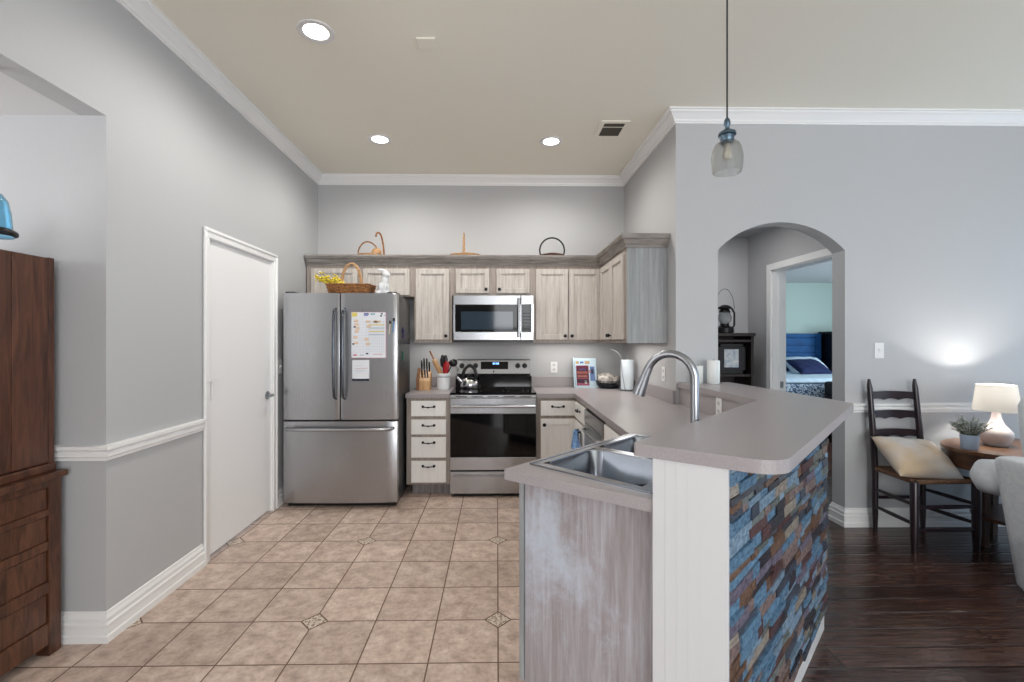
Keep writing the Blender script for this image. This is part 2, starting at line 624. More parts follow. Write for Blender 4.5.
# peninsula frame: origin at the tip of the lower worktop, U along the leg, V towards the living room
S2 = math.sqrt(0.5)
OU = (0.027, 1.671)


def uv(u, v):
    return (OU[0] + S2 * (u + v), OU[1] + S2 * (u - v))


TUV = Matrix(((S2, S2, 0, OU[0]), (S2, -S2, 0, OU[1]), (0, 0, 1, 0), (0, 0, 0, 1)))

# floors: tile in kitchen and dining side, hardwood in the living room
mid = [uv(-2.2, 0.63), uv(1.37, 0.63)]
fx = mid[0]
m = MB()
m.prism([(-4.6, -3.5), (fx[0], -3.5), fx, mid[1], (1.43, YR), (1.43, YB + 0.1), (-4.6, YB + 0.1)], -0.1, 0.0)
struct(m.build('floor', 'tile'))
m = MB()
m.prism([(fx[0], -3.5), (5.3, -3.5), (5.3, YR + 0.14), (2.71, YR + 0.14), (2.71, 9.0), (1.43, 9.0), (1.43, YR), mid[1], fx], -0.1, 0.0)
struct(m.build('floor.001', 'hardwood'))
m = MB()
m.box(2.71, YR + 0.14, -0.1, 7.6, 8.5, 0.0)
struct(m.build('floor.002', 'hardwood'))

m = MB()
m.box(-4.6, -3.5, CEIL, 5.3, YB + 0.1, CEIL + 0.1)
struct(m.build('ceiling', 'ceiling'))
m = MB()
m.box(1.444, YR + 0.13, 2.44, 2.59, 4.83, 2.5)
struct(m.build('ceiling.001', 'hall'))
m = MB()
m.box(2.71, YR + 0.13, 2.44, 7.6, 8.5, 2.5)
struct(m.build('ceiling.002', 'wall_white'))
m = MB()
m.prism([(-4.6, -3.5), (xl(-3.5) - 0.1195, -3.5), (xl(YA) - 0.1195, YA), (-4.6, YA)], 2.40, 2.46)
struct(m.build('ceiling.003', 'wall_white'))

# back wall
m = MB()
m.box(-2.2, YB, 0, 1.444, YB + 0.1, CEIL)
struct(m.build('wall_back', 'wall'))

# left wall with the door opening, and its header running over the dining opening
D0, D1, DH = 2.892, 3.742, 2.012


def lw(m, y0, y1, z0, z1, t=0.12):
    m.prism([(xl(y0), y0), (xl(y1), y1), (xl(y1) - t, y1), (xl(y0) - t, y0)], z0, z1)


m = MB()
lw(m, YA, D0, 0, CEIL)
lw(m, D1, YB, 0, CEIL)
lw(m, D0, D1, DH, CEIL)
lw(m, -3.5, YA, 2.40, CEIL)
struct(m.build('wall_left', 'wall'))
m = MB()
m.box(-4.6, YA, 0, xl(YA) - 0.12, YA + 0.12, 2.46)
struct(m.build('wall_dining', 'wall'))

# kitchen right wall (its end shows as the outside corner)
m = MB()
m.box(XK, YR, 0, XK + 0.13, YB, CEIL)
struct(m.build('wall_right', 'wall'))

# living-room wall with the arch
AX0, AX1, SPR, APX = 1.626, 2.572, 2.04, 2.246
hw = (AX1 - AX0) / 2
rise = APX - SPR
R = (hw * hw + rise * rise) / (2 * rise)
cxa, cza = (AX0 + AX1) / 2, APX - R
a0 = math.asin(hw / R)
NA = 24
curve = [(cxa + R * math.sin(-a0 + 2 * a0 * i / NA), cza + R * math.cos(-a0 + 2 * a0 * i / NA)) for i in range(NA + 1)]
m = MB()
m.box(XK + 0.13, YR, 0, AX0, YR + 0.13, CEIL)
m.box(AX1, YR, 0, 5.3, YR + 0.13, CEIL)
for (xa, za), (xb, zb) in zip(curve, curve[1:]):
    q = [(xa, za), (xb, zb), (xb, CEIL), (xa, CEIL)]
    m.loft([[(x, YR, z) for x, z in q], [(x, YR + 0.13, z) for x, z in q]])
struct(m.build('wall_living', 'wall'))

# hall behind the arch, bedroom beyond its doorway
HX, HB = 2.59, 4.71
BD0, BD1, BDH = 3.50, 4.295, 2.035
m = MB()
m.box(1.3, HB, 0, HX, HB + 0.1, 2.5)
struct(m.build('wall_hall', 'hall'))
m = MB()
m.box(HX, YR + 0.13, 0, HX + 0.12, BD0, 2.5)
m.box(HX, BD1, 0, HX + 0.12, 8.5, 2.5)
m.box(HX, BD0, BDH, HX + 0.12, BD1, 2.5)
struct(m.build('wall_hall_bedroom', 'hall'))
m = MB()
m.box(HX + 0.12, 8.4, 0, 7.6, 8.5, 2.5)
m.box(7.5, YR + 0.13, 0, 7.6, 8.4, 0.6)
m.box(7.5, YR + 0.13, 2.4, 7.6, 8.4, 2.5)
m.box(7.5, 6.1, 0.6, 7.6, 8.4, 2.4)
m.box(7.5, YR + 0.13, 0.6, 7.6, 3.9, 2.4)
struct(m.build('wall_bedroom', 'teal'))

# outer walls with the windows that let the daylight in (behind and beside the camera)
m = MB()
m.box(-4.6, -3.6, 0, -0.1, -3.5, CEIL)
m.box(4.1, -3.6, 0, 5.3, -3.5, CEIL)
m.box(-0.1, -3.6, 0, 4.1, -3.5, 0.35)
m.box(-0.1, -3.6, 2.55, 4.1, -3.5, CEIL)
struct(m.build('wall_rear', 'wall'))
m = MB()
m.box(5.3, -3.6, 0, 5.4, -1.2, CEIL)
m.box(5.3, 3.2, 0, 5.4, YR + 0.14, CEIL)
m.box(5.3, -1.2, 0, 5.4, 3.2, 0.2)
m.box(5.3, -1.2, 2.4, 5.4, 3.2, CEIL)
struct(m.build('wall_living_side', 'wall'))
m = MB()
m.box(-4.7, -3.6, 0, -4.6, -1.1, CEIL)
m.box(-4.7, 1.5, 0, -4.6, YA + 0.12, CEIL)
m.box(-4.7, -1.1, 0, -4.6, 1.5, 0.4)
m.box(-4.7, -1.1, 2.2, -4.6, 1.5, CEIL)
struct(m.build('wall_dining_side', 'wall_white'))


def window(name, a, b, z0, z1, n, axis):
    m = MB()
    for i in range(n + 1):
        c = a + (b - a) * i / n
        w = 0.035
        if axis[0] == 'y':
            m.box(c - w, axis[1], z0, c + w, axis[1] + 0.06, z1)
        else:
            m.box(axis[1], c - w, z0, axis[1] + 0.06, c + w, z1)
    for z in (z0, (z0 + z1) / 2 + 0.2, z1 - 0.07):
        if axis[0] == 'y':
            m.box(a, axis[1], z, b, axis[1] + 0.06, z + 0.07)
        else:
            m.box(axis[1], a, z, axis[1] + 0.06, b, z + 0.07)
    struct(m.build(name, 'trim'))


window('window_1', -0.1, 4.1, 0.35, 2.55, 4, ('y', -3.46))
window('window_2', -1.2, 3.2, 0.2, 2.4, 3, ('x', 5.2))
window('window_3', -1.1, 1.5, 0.4, 2.2, 2, ('x', -4.56))


# mouldings swept along polylines; profile (out, z)
def sweep(path, prof, m=None):
    """path of (x, y); the room lies to the left of the direction of travel"""
    m = m or MB()
    rings = []
    P = [Vector(p) for p in path]
    for i, p in enumerate(P):
        ns = []
        if i > 0:
            d = (P[i] - P[i - 1]).normalized()
            ns.append(Vector((-d.y, d.x)))
        if i < len(P) - 1:
            d = (P[i + 1] - P[i]).normalized()
            ns.append(Vector((-d.y, d.x)))
        nn = sum(ns, Vector((0, 0)))
        if len(ns) == 2:
            nn = nn / (1 + ns[0].dot(ns[1]))
        rings.append([(p.x + nn.x * o, p.y + nn.y * o, z) for o, z in prof])
    return m.loft(rings, True, True)


crown = [(0, CEIL - 0.09), (0.010, CEIL - 0.09), (0.012, CEIL - 0.08), (0.019, CEIL - 0.076), (0.022, CEIL - 0.064), (0.044, CEIL - 0.040),
         (0.054, CEIL - 0.028), (0.062, CEIL - 0.024), (0.064, CEIL - 0.013), (0.074, CEIL - 0.010), (0.074, CEIL), (0, CEIL)]
struct(sweep([(5.29, YR), (XK, YR), (XK, YB), (xl(YB), YB), (xl(-3.4), -3.4)], crown).build('trim_1', 'trim', smooth=25))
rail = [(0, 0.825), (0.012, 0.825), (0.014, 0.838), (0.022, 0.845), (0.022, 0.86), (0.014, 0.866), (0.03, 0.878), (0.03, 0.892), (0.0, 0.896)]
struct(sweep([(xl(2.83), 2.83), (xl(YA), YA), (-4.5, YA)], rail).build('trim_2', 'trim', smooth=25))
railr = [(o, z + 0.018) for o, z in rail]
struct(sweep([(5.29, YR), (AX1 + 0.0, YR)], railr).build('trim_3', 'trim', smooth=25))
base = [(0, 0), (0.022, 0), (0.022, 0.030), (0.017, 0.036), (0.017, 0.068), (0.019, 0.072), (0.019, 0.082), (0.013, 0.088), (0.013, 0.100), (0.015, 0.104), (0.013, 0.112), (0.007, 0.120), (0.005, 0.132), (0, 0.136)]
struct(sweep([(xl(2.833), 2.833), (xl(YA), YA), (-4.5, YA)], base).build('baseboard_left', 'trim', smooth=25))
struct(sweep([(xl(YB), YB), (xl(3.802), 3.802)], base).build('baseboard_left_back', 'trim', smooth=25))
struct(sweep([(5.29, YR), (AX1, YR), (AX1, YR + 0.13), (HX, YR + 0.131)], base).build('baseboard_right', 'trim', smooth=25))
struct(sweep([(HX, HB), (1.45, HB)], base).build('baseboard_hall', 'trim', smooth=25))

# door in the left wall: flush slab, casing, hinges, lever, child latch
TL = frame((xl(D0), D0, 0), Vector((xl(D1) - xl(D0), D1 - D0, 0)).normalized(), Vector((D1 - D0, xl(D0) - xl(D1), 0)).normalized())
W = D1 - D0
m = MB(TL)
m.box(0.004, -0.05, 0.018, W - 0.004, -0.012, DH - 0.004, 0.002)
door = struct(m.build('door_1', 'door_white'))
m = MB(TL)
cw = 0.058
for x0, x1 in ((-cw, 0), (W, W + cw)):
    m.box(x0, -0.0, 0, x1, 0.014, DH + 0.0005, 0.003)
    m.box(x0 if x0 < 0 else x1 - 0.02, 0.0, 0, x0 + 0.02 if x0 < 0 else x1, 0.022, DH + cw - 0.02, 0.003)
m.box(-cw, 0, DH, W + cw, 0.014, DH + cw, 0.003)
m.box(-cw, 0, DH + cw - 0.02, W + cw, 0.022, DH + cw, 0.003)
m.box(-0.001, -0.11, 0, 0.004, 0.001, DH)
m.box(W - 0.004, -0.11, 0, W + 0.001, 0.001, DH)
m.box(0, -0.11, DH - 0.004, W, 0.001, DH + 0.001)
m.box(0.0, -0.06, 0, 0.004, -0.05, DH)
m.build('door_casing', 'trim', door, smooth=25)
for z in (0.22, 1.12, 1.78):
    m = MB(TL)
    m.tube([(0.004, -0.006, z - 0.045), (0.004, -0.006, z + 0.045)], 0.007, 10)
    m.box(0.004, -0.013, z - 0.045, 0.03, -0.0105, z + 0.045)
    m.build('hinge', 'chrome', door, smooth=40)
m = MB(TL)
m.lathe_axis([(0.032, 0), (0.032, 0.006), (0.026, 0.012), (0.012, 0.014), (0.011, 0.045)], (W - 0.065, -0.012, 0.94), (TL.to_3x3() @ Vector((0, 1, 0))) if False else (0, 1, 0), 20)
m.tube([(W - 0.065, 0.035, 0.94), (W - 0.10, 0.04, 0.94), (W - 0.17, 0.036, 0.935)], [0.011, 0.009, 0.007], 10)
m.build('door_handle', 'chrome', door, smooth=40)
m = MB(TL)
m.box(-0.03, 0.014, 1.115, 0.07, 0.02, 1.125)
m.box(0.015, -0.012, 1.00, 0.027, 0.018, 1.125, 0.002)
m.build('child_latch', 'white_plastic', door)

# casing of the bedroom doorway
m = MB()
for s, t in ((HX - 0.015, HX), (HX + 0.12, HX + 0.135)):
    m.box(s, BD1, 0, t, BD1 + 0.062, BDH + 0.06)
    m.box(s, BD0 - 0.002, BDH, t, BD1, BDH + 0.06)
m.box(HX, BD1 - 0.012, 0, HX + 0.12, BD1 + 0.001, BDH)
m.box(HX, BD0, BDH - 0.012, HX + 0.12, BD1, BDH + 0.001)
m.box(HX + 0.05, BD1 - 0.024, 0, HX + 0.065, BD1 - 0.012, BDH)
d2 = struct(m.build('door_2', 'trim', smooth=25))
m = MB()
m.box(HX + 0.07, BD1 - 0.016, 0.93, HX + 0.10, BD1 - 0.0118, 0.99)
m.build('strike_plate', 'chrome', d2)


# ---------------------------------------------------------------- ceiling fittings
def downlight(x, y, label):
    t = thing('recessed_light', (x, y, CEIL), label, 'ceiling light', 'recessed lights in the kitchen ceiling')
    MB().lathe([(0.068, CEIL + 0.001), (0.098, CEIL - 0.0005), (0.096, CEIL - 0.006), (0.078, CEIL - 0.008), (0.066, CEIL - 0.004)], x, y, 36, False).build('trim_ring', 'white_plastic', t, smooth=40)
    MB().lathe([(0.001, CEIL - 0.003), (0.067, CEIL - 0.003)], x, y, 32, False).build('lens', 'light_disc', t)
    l = bpy.data.lights.new('downlight_beam', 'SPOT')
    l.energy = 42
    l.spot_size = math.radians(168)
    l.spot_blend = 0.6
    l.shadow_soft_size = 0.06
    l.color = (1.0, 0.96, 0.90)
    o = bpy.data.objects.new('downlight_beam', l)
    o.location = (0, 0, -0.02)
    o.parent = t
    COL.objects.link(o)


downlight(-0.984, 2.518, 'round white recessed ceiling light nearest the camera, over the tile aisle')
downlight(-0.977, 3.857, 'round white recessed ceiling light above the refrigerator')
downlight(0.456, 3.873, 'round white recessed ceiling light beside the dark ceiling vent')

t = thing('ceiling_vent', (0.93, 3.64, CEIL), 'white framed ceiling air vent with dark louvers', 'vent')
m = MB()
vx0, vx1, vy0, vy1 = 0.80, 1.02, 3.50, 3.78
for b in ((vx0, vy0, vx0 + 0.03, vy1), (vx1 - 0.03, vy0, vx1, vy1), (vx0 + 0.03, vy0, vx1 - 0.03, vy0 + 0.035), (vx0 + 0.03, vy1 - 0.035, vx1 - 0.03, vy1), (vx0 + 0.03, 3.595, vx1 - 0.03, 3.607)):
    m.box(b[0], b[1], CEIL - 0.008, b[2], b[3], CEIL)
m.build('vent_frame', 'ceiling', t)
m = MB()
m.box(vx0 + 0.03, vy0 + 0.035, CEIL - 0.002, vx1 - 0.03, vy1 - 0.035, CEIL - 0.0005)
for i in range(9):
    y = vy0 + 0.045 + i * 0.023
    m.loft([[(vx0 + 0.03, y, CEIL - 0.002), (vx0 + 0.03, y + 0.014, CEIL - 0.010), (vx0 + 0.03, y + 0.015, CEIL - 0.009)],
            [(vx1 - 0.03, y, CEIL - 0.002), (vx1 - 0.03, y + 0.014, CEIL - 0.010), (vx1 - 0.03, y + 0.015, CEIL - 0.009)]])
m.build('louver', plain('vent_louver_metal', (74, 70, 62), 0.6), t)  # one even dark tone on louvers and backing plate
m = MB()
m.box(-0.45, 2.555, CEIL - 0.01, -0.345, 2.655, CEIL, 0.003)
tag(m.build('ceiling_cover_plate', 'ceiling'), 'small square blank cover plate on the ceiling', 'cover plate')

# pendant over the bar
PXY = (0.983, 1.95)
t = thing('pendant_lamp', (PXY[0], PXY[1], CEIL), 'smoky ribbed glass pendant lamp hanging on a black cord over the bar', 'pendant lamp')
MB().lathe([(0.055, CEIL), (0.055, CEIL - 0.012), (0.03, CEIL - 0.022), (0.006, CEIL - 0.025)], *PXY, 24).build('canopy', 'black_metal', t, smooth=40)
MB().tube([(*PXY, CEIL - 0.02), (*PXY, 2.32)], 0.0035, 8).build('cord', 'black_plastic', t, smooth=60)
MB().lathe([(0.004, 2.325), (0.012, 2.312), (0.014, 2.295), (0.009, 2.285), (0.010, 2.275), (0.034, 2.260), (0.036, 2.248), (0.028, 2.246), (0.028, 2.215), (0.024, 2.21)], *PXY, 28).build('socket', plain('aged_pewter', (92, 112, 126), 0.35, 0.9), t, smooth=40)
prof = [(0.026, 2.222), (0.034, 2.220), (0.048, 2.208), (0.057, 2.190), (0.0625, 2.160), (0.0625, 2.130), (0.060, 2.105), (0.055, 2.088)]
inn = [(r - 0.003, z) for r, z in prof[::-1]]
MB().lathe(prof + inn, *PXY, 48, False).build('glass_shade', 'pendant_glass', t, smooth=60)
MB().ball((*PXY, 2.165), 0.020, (1, 1, 1.2)).tube([(*PXY, 2.222), (*PXY, 2.18)], 0.012, 12).build('bulb', plain('frosted_bulb', (214, 208, 196), 0.3), t, smooth=60)

# ---------------------------------------------------------------- cabinets
KN = 'black_metal'


def shaker(parent, T, w, h, th=0.019, st=0.052, mat='whitewash', bead=0, name='door'):
    """door in frame T (x across, y outward, z up from its lower edge)"""
    m = MB(T)
    m.box(0, 0, 0, st, th, h, 0.002)
    m.box(w - st, 0, 0, w, th, h, 0.002)
    m.box(st, 0, 0, w - st, th, st, 0.002)
    m.box(st, 0, h - st, w - st, th, h, 0.002)
    b = 0.008
    for q in ((st, st, st + b, h - st), (w - st - b, st, w - st, h - st), (st, st, w - st, st + b), (st, h - st - b, w - st, h - st)):
        m.box(q[0], 0, q[1], q[2], th - 0.006, q[3])
    m.box(st, 0, st, w - st, th - 0.011, h - st)
    if bead:
        n = int((w - 2 * st - 2 * b) / 0.035)
        for i in range(1, n):
            x = st + b + (w - 2 * st - 2 * b) * i / n
            m.box(x - 0.0012, th - 0.012, st + b, x + 0.0012, th - 0.0095, h - st - b)
    return m.build(name, mat, parent)


def knob(parent, T, x, z, th=0.019):
    m = MB(T)
    m.lathe_axis([(0.006, th), (0.006, th + 0.012), (0.013, th + 0.015), (0.0165, th + 0.022), (0.014, th + 0.029), (0.004, th + 0.031)], (x, 0, z), (0, 1, 0), 16)
    return m.build('knob', KN, parent, smooth=50)


def pull(parent, T, x, z, th=0.019, w=0.10):
    m = MB(T)
    pts = [(x - w / 2, th - 0.001, z), (x - w / 2, th + 0.018, z), (x - w / 2 + 0.012, th + 0.026, z), (x, th + 0.024, z - 0.004), (x + w / 2 - 0.012, th + 0.026, z), (x + w / 2, th + 0.018, z), (x + w / 2, th - 0.001, z)]
    m.tube(pts, 0.0045, 8)
    for s in (-1, 1):
        m.lathe_axis([(0.012, th), (0.011, th + 0.005), (0.005, th + 0.007)], (x + s * w / 2, 0, z), (0, 1, 0), 14)
        m.ball((x + s * (w / 2 - 0.004), th + 0.022, z), 0.008, seg=10)
    m.lathe_axis([(0.0075, -0.006), (0.0075, 0.006)], (x, th + 0.024, z - 0.004), (1, 0, 0), 10)
    return m.build('pull_handle', KN, parent, smooth=50)


def drawer(parent, T, w, h, mat='drawer_white', handle=True, th=0.019):
    m = MB(T)
    m.box(0, 0, 0, w, th, h, 0.004)
    d = m.build('drawer', mat, parent)
    if handle:
        pull(d, T, w / 2, h * 0.62 if h < 0.15 else h - 0.045)
    return d


FY = 4.42        # face of the wall cabinets on the back wall
UB, UT = 1.355, 2.13


def wall_cabinet(x0, x1, z0, doors, label, knobs, dz0=None, frame_mat='driftwood'):
    t = thing('wall_cabinet', ((x0 + x1) / 2, YB, z0), label, 'cabinet', 'wall cabinets')
    m = MB()
    m.box(x0, FY, z0, x1, YB, UT, 0.001)
    m.box(x0, FY, UT - 0.02, x1, YB, 2.165)
    m.build('body', frame_mat, t)
    for (a, b), k in zip(doors, knobs):
        zb = dz0 if dz0 else z0 + 0.028
        T = frame((a, FY, zb), (1, 0, 0), (0, -1, 0))
        dr = shaker(t, T, b - a, 2.06 - zb, st=0.05 if zb < 1.6 else 0.045)
        if k:
            knob(dr, T, 0.028 if k < 0 else b - a - 0.028, 0.035)
    return t


def yx(px, y=4.40):
    r = (px - 504.2) / 460.0
    return y * (r + 0.0157) / (1 - r * 0.0157)


wall_cabinet(xl(4.5) + 0.012, yx(414), 1.795, [(yx(311), yx(357)), (yx(363), yx(409.5))], 'short two-door whitewashed cabinet above the refrigerator', (0, 0), 1.81)
wall_cabinet(yx(414), yx(452), UB, [(yx(415.8), yx(449))], 'tall single-door whitewashed wall cabinet between refrigerator and microwave', (1,))
wall_cabinet(yx(452), yx(533.5), 1.806, [(yx(456), yx(489)), (yx(496.5), yx(529.5))], 'short two-door whitewashed cabinet directly above the microwave', (1, -1), 1.828)
wall_cabinet(yx(533.5), yx(602.5), UB, [(yx(536), yx(568)), (yx(569), yx(600.4))], 'tall two-door whitewashed wall cabinet to the right of the microwave', (1, -1))
# corner run on the right wall
t = thing('wall_cabinet', (1.15, 4.0, UB), 'corner wall cabinet with blue-grey end panel, on the right-hand kitchen wall', 'cabinet', 'wall cabinets')
XF, YE = 1.0, 3.53
m = MB()
m.box(XF, YE, UB, XK, YB, UT, 0.001)
m.box(XF, YE, UT - 0.02, XK, YB, 2.165)
m.build('body', 'driftwood', t)
m = MB()
m.box(XF + 0.002, YE - 0.006, UB - 0.002, XK, YE + 0.001, UT - 0.02, 0.001)
m.box(XF, YE - 0.008, UB - 0.003, XF + 0.045, YE, UT - 0.02, 0.001)
m.build('end_panel', 'panel', t)
for a, b, k in ((3.59, 3.975, -1), (3.982, 4.37, 1)):
    T = frame((XF, a, UB + 0.028), (0, 1, 0), (-1, 0, 0))
    dr = shaker(t, T, b - a, 2.06 - UB - 0.028, st=0.05)
    knob(dr, T, 0.028 if k > 0 else b - a - 0.028, 0.035)

# crown moulding around the cabinet tops
cp = [(0.0008, 2.09), (0.012, 2.09), (0.012, 2.105), (0.02, 2.112), (0.026, 2.125), (0.04, 2.147), (0.052, 2.153), (0.056, 2.168), (0.06, 2.17), (0.06, 2.186), (0.0008, 2.186), (0.0008, 2.10)]
o = sweep([(XK - 0.001, YE - 0.008), (XF, YE - 0.008), (XF, FY), (xl(4.5) + 0.012, FY)], cp[::-1])
tag(o.build('cabinet_crown_moulding', 'cornice', smooth=25), 'weathered grey crown moulding running along the tops of the wall cabinets', 'moulding')


def toe(m, x0, y0, x1, y1):
    m.box(x0, y0, 0, x1, y1, 0.1)


# base: four-drawer unit left of the range
BY = 4.085
RX0, RX1 = -0.413, 0.347
t = thing('base_cabinet', (-0.61, BY, 0), 'narrow cream base cabinet with four drawers beside the refrigerator', 'cabinet', 'base cabinets')
m = MB()
m.box(-0.80, BY, 0.10, RX0 - 0.004, YB - 0.001, 0.867, 0.001)
m.build('body', 'driftwood', t)
MB().box(-0.76, BY + 0.07, 0, RX0 - 0.004, YB - 0.01, 0.1).build('toe_kick', 'toe', t)
for z0, z1 in ((0.706, 0.842), (0.545, 0.676), (0.34, 0.52), (0.12, 0.312)):
    drawer(t, frame((-0.757, BY, z0), (1, 0, 0), (0, -1, 0)), 0.307, z1 - z0)
# right of the range, facing the camera
t = thing('base_cabinet', (0.53, BY, 0), 'cream base cabinet with one drawer over a beadboard door, right of the range', 'cabinet', 'base cabinets')
MB().box(RX1 + 0.006, BY, 0.10, 0.70, YB - 0.001, 0.867, 0.001).build('body', 'driftwood', t)
MB().box(RX1 + 0.006, BY + 0.07, 0, 0.70, YB - 0.01, 0.1).build('toe_kick', 'toe', t)
drawer(t, frame((0.388, BY, 0.708), (1, 0, 0), (0, -1, 0)), 0.305, 0.132)
T = frame((0.388, BY, 0.125), (1, 0, 0), (0, -1, 0))
knob(shaker(t, T, 0.305, 0.555, mat='drawer_white', bead=1), T, 0.03, 0.505)
# right run facing -x
BX = 0.70
t = thing('base_cabinet', (BX, 3.8, 0), 'slim cream base cabinet between the inside corner and the dishwasher', 'cabinet', 'base cabinets')
MB().box(BX, 3.565, 0.10, 1.30, BY - 0.002, 0.867, 0.001).build('body', 'driftwood', t)
MB().box(BX + 0.07, 3.565, 0, 1.30, BY - 0.002, 0.1).build('toe_kick', 'toe', t)
T = frame((BX, 3.59, 0.708), (0, 1, 0), (-1, 0, 0))
drawer(t, T, 0.43, 0.132)
T = frame((BX, 3.59, 0.125), (0, 1, 0), (-1, 0, 0))
dd = shaker(t, T, 0.43, 0.555, mat='drawer_white', bead=1)
pull(dd, frame((BX, 3.80, 0.52), (0, 0, 1), (-1, 0, 0)) if False else T, 0.2, 0.5)
t = thing('base_cabinet', (BX, 2.68, 0), 'cream base cabinet between the dishwasher and the sink counter', 'cabinet', 'base cabinets')
MB().box(BX, 2.42, 0.10, 1.30, 2.955, 0.867, 0.001).build('body', 'driftwood', t)
MB().box(BX + 0.07, 2.42, 0, 1.30, 2.955, 0.1).build('toe_kick', 'toe', t)
T = frame((BX, 2.45, 0.708), (0, 1, 0), (-1, 0, 0))
drawer(t, T, 0.47, 0.132, handle=False)
knob(t.children[-1], T, 0.12, 0.07)
T = frame((BX, 2.45, 0.125), (0, 1, 0), (-1, 0, 0))
knob(shaker(t, T, 0.47, 0.555, mat='drawer_white', bead=1), T, 0.44, 0.505)
# dishwasher
t = thing('dishwasher', (BX, 3.26, 0), 'stainless dishwasher under the right-hand worktop', 'dishwasher')
MB().box(BX + 0.01, 2.96, 0.1, 1.30, 3.56, 0.86).build('body', 'black_plastic', t)
MB().box(BX - 0.022, 2.965, 0.11, BX + 0.012, 3.555, 0.745, 0.004).build('door', 'steel', t)
MB().box(BX - 0.022, 2.965, 0.75, BX + 0.012, 3.555, 0.845, 0.004).build('control_panel', 'steel_h', t)
m = MB()
m.tube([(BX - 0.02, 3.02, 0.70), (BX - 0.05, 3.04, 0.70), (BX - 0.055, 3.26, 0.70), (BX - 0.05, 3.48, 0.70), (BX - 0.02, 3.50, 0.70)], 0.009, 10)
m.build('handle', 'chrome', t, smooth=50)
MB().box(BX + 0.05, 2.96, 0, 1.30, 3.56, 0.1).build('toe_kick', 'black_plastic', t)
# sink base with the worn end panel
t = thing('sink_base_cabinet', (*uv(0.5, 0.25), 0), 'angled sink cabinet with a worn grey-washed end panel facing the camera', 'cabinet', 'base cabinets')
m = MB(TUV)
m.box(0.125, 0.02, 0.10, 0.95, 0.515, 0.69)
m.box(0.125, 0.02, 0.69, 0.95, 0.035, 0.867)
m.box(0.125, 0.475, 0.69, 0.95, 0.515, 0.867)
m.box(0.93, 0.035, 0.69, 0.95, 0.475, 0.867)
m.build('body', 'driftwood', t)
m = MB(TUV)
m.prism([(0.085, 0.025), (0.112, 0.5435), (0.13, 0.5435), (0.12, 0.02), (0.095, 0.02)], 0.10, 0.867)
m.prism([(0.0885, 0.09), (0.112, 0.5435), (0.13, 0.5435), (0.12, 0.09)], 0.0, 0.10)
m.build('end_panel', 'end_panel', t)
m = MB(TUV)
m.box(0.082, -0.002, 0.10, 0.10, 0.018, 0.867, 0.001)
m.box(0.10, 0.0, 0.10, 0.95, 0.02, 0.867)
m.build('face_frame', 'panel', t)
for a in (0.13, 0.54):
    T = TUV @ frame((a, 0.0, 0.125), (1, 0, 0), (0, -1, 0))
    dd = shaker(t, T, 0.39, 0.70, mat='drawer_white', bead=1)
    knob(dd, T, 0.36 if a < 0.3 else 0.03, 0.64)
m = MB(TUV)
m.box(0.14, 0.09, 0, 0.95, 0.5, 0.1)
m.build('toe_kick', 'toe', t)

# ---------------------------------------------------------------- worktops
WT0, WT1 = 0.867, 0.905
t = thing('worktop', (-0.6, 4.4, WT0), 'short taupe laminate worktop left of the range', 'worktop')
MB().box(-0.806, 4.058, WT0, RX0 - 0.003, YB - 0.001, WT1, 0.003).build('slab', 'laminate', t)
MB().box(-0.806, YB - 0.021, WT1, RX0 - 0.003, YB - 0.001, WT1 + 0.1, 0.002).build('backsplash', 'laminate', t)
t = thing('worktop', (0.9, 3.0, WT0), 'long L-shaped taupe laminate worktop holding the sink', 'worktop')
m = MB()
pin = (1.345, 2.218)
m.box(RX1 + 0.003, 4.058, WT0, XK - 0.001, YB - 0.001, WT1)
m.prism([(0.664, 2.34), uv(0.905, 0.0)[0:2], uv(0.905, 0.5435), (1.3435, pin[1]), (1.3435, YR - 0.001), (XK - 0.001, YR - 0.001), (XK - 0.001, 4.058), (0.688, 4.058)], WT0, WT1)
m.T = TUV
# strips around the sink cut-out
su0, su1, sv0, sv1 = 0.135, 0.88, 0.045, 0.50
m.prism([(0.0, 0.0), (su0, 0.0), (su0, 0.5435), (0.070, 0.5435)], WT0, WT1)
m.prism([(su1, 0.0), (0.905, 0.0), (0.905, 0.5435), (su1, 0.5435)], WT0, WT1)
m.prism([(su0, 0.0), (su1, 0.0), (su1, sv0), (su0, sv0)], WT0, WT1)
m.prism([(su0, sv1), (su1, sv1), (su1, 0.5435), (su0, 0.5435)], WT0, WT1)
m.build('slab', 'laminate', t)
m = MB()
m.box(RX1 + 0.003, YB - 0.021, WT1, XK - 0.001, YB - 0.001, WT1 + 0.1, 0.002)
m.box(XK - 0.021, YR, WT1, XK - 0.001, YB - 0.021, WT1 + 0.1, 0.002)
m.box(1.338, pin[1], WT1, 1.3445, YR - 0.001, 1.029)
m.T = TUV
m.box(0.10, 0.537, WT1, 1.319, 0.5445, 1.029)
m.build('backsplash', 'laminate', t)

# pony wall carrying the raised bar: board end, stone face, baseboard
PV0, PV1, PE0, PE1 = 0.545, 0.733, 0.062, 0.088
m = MB()
m.prism([uv(PE0 + 0.012, PV0), uv(PE1 + 0.012, PV1), uv(1.43, PV1), (uv(1.43, PV1)[0], YR - 0.001), (1.345, YR - 0.001), pin], 0, 1.03)
pw = struct(m.build('wall_peninsula', 'trim'))
m = MB(TUV)
m.prism([(PE0, PV0 - 0.004), (PE1, PV1 + 0.006), (PE1 + 0.013, PV1 + 0.006), (PE0 + 0.013, PV0 - 0.004)], 0, 1.029)
for i in range(1, 6):
    f = i / 6
    v = PV0 + (PV1 - PV0) * f
    u = PE0 + (PE1 - PE0) * f
    m.box(u - 0.0004, v - 0.0012, 0, u + 0.002, v + 0.0012, 1.029)
m.build('end_board', 'board', pw)


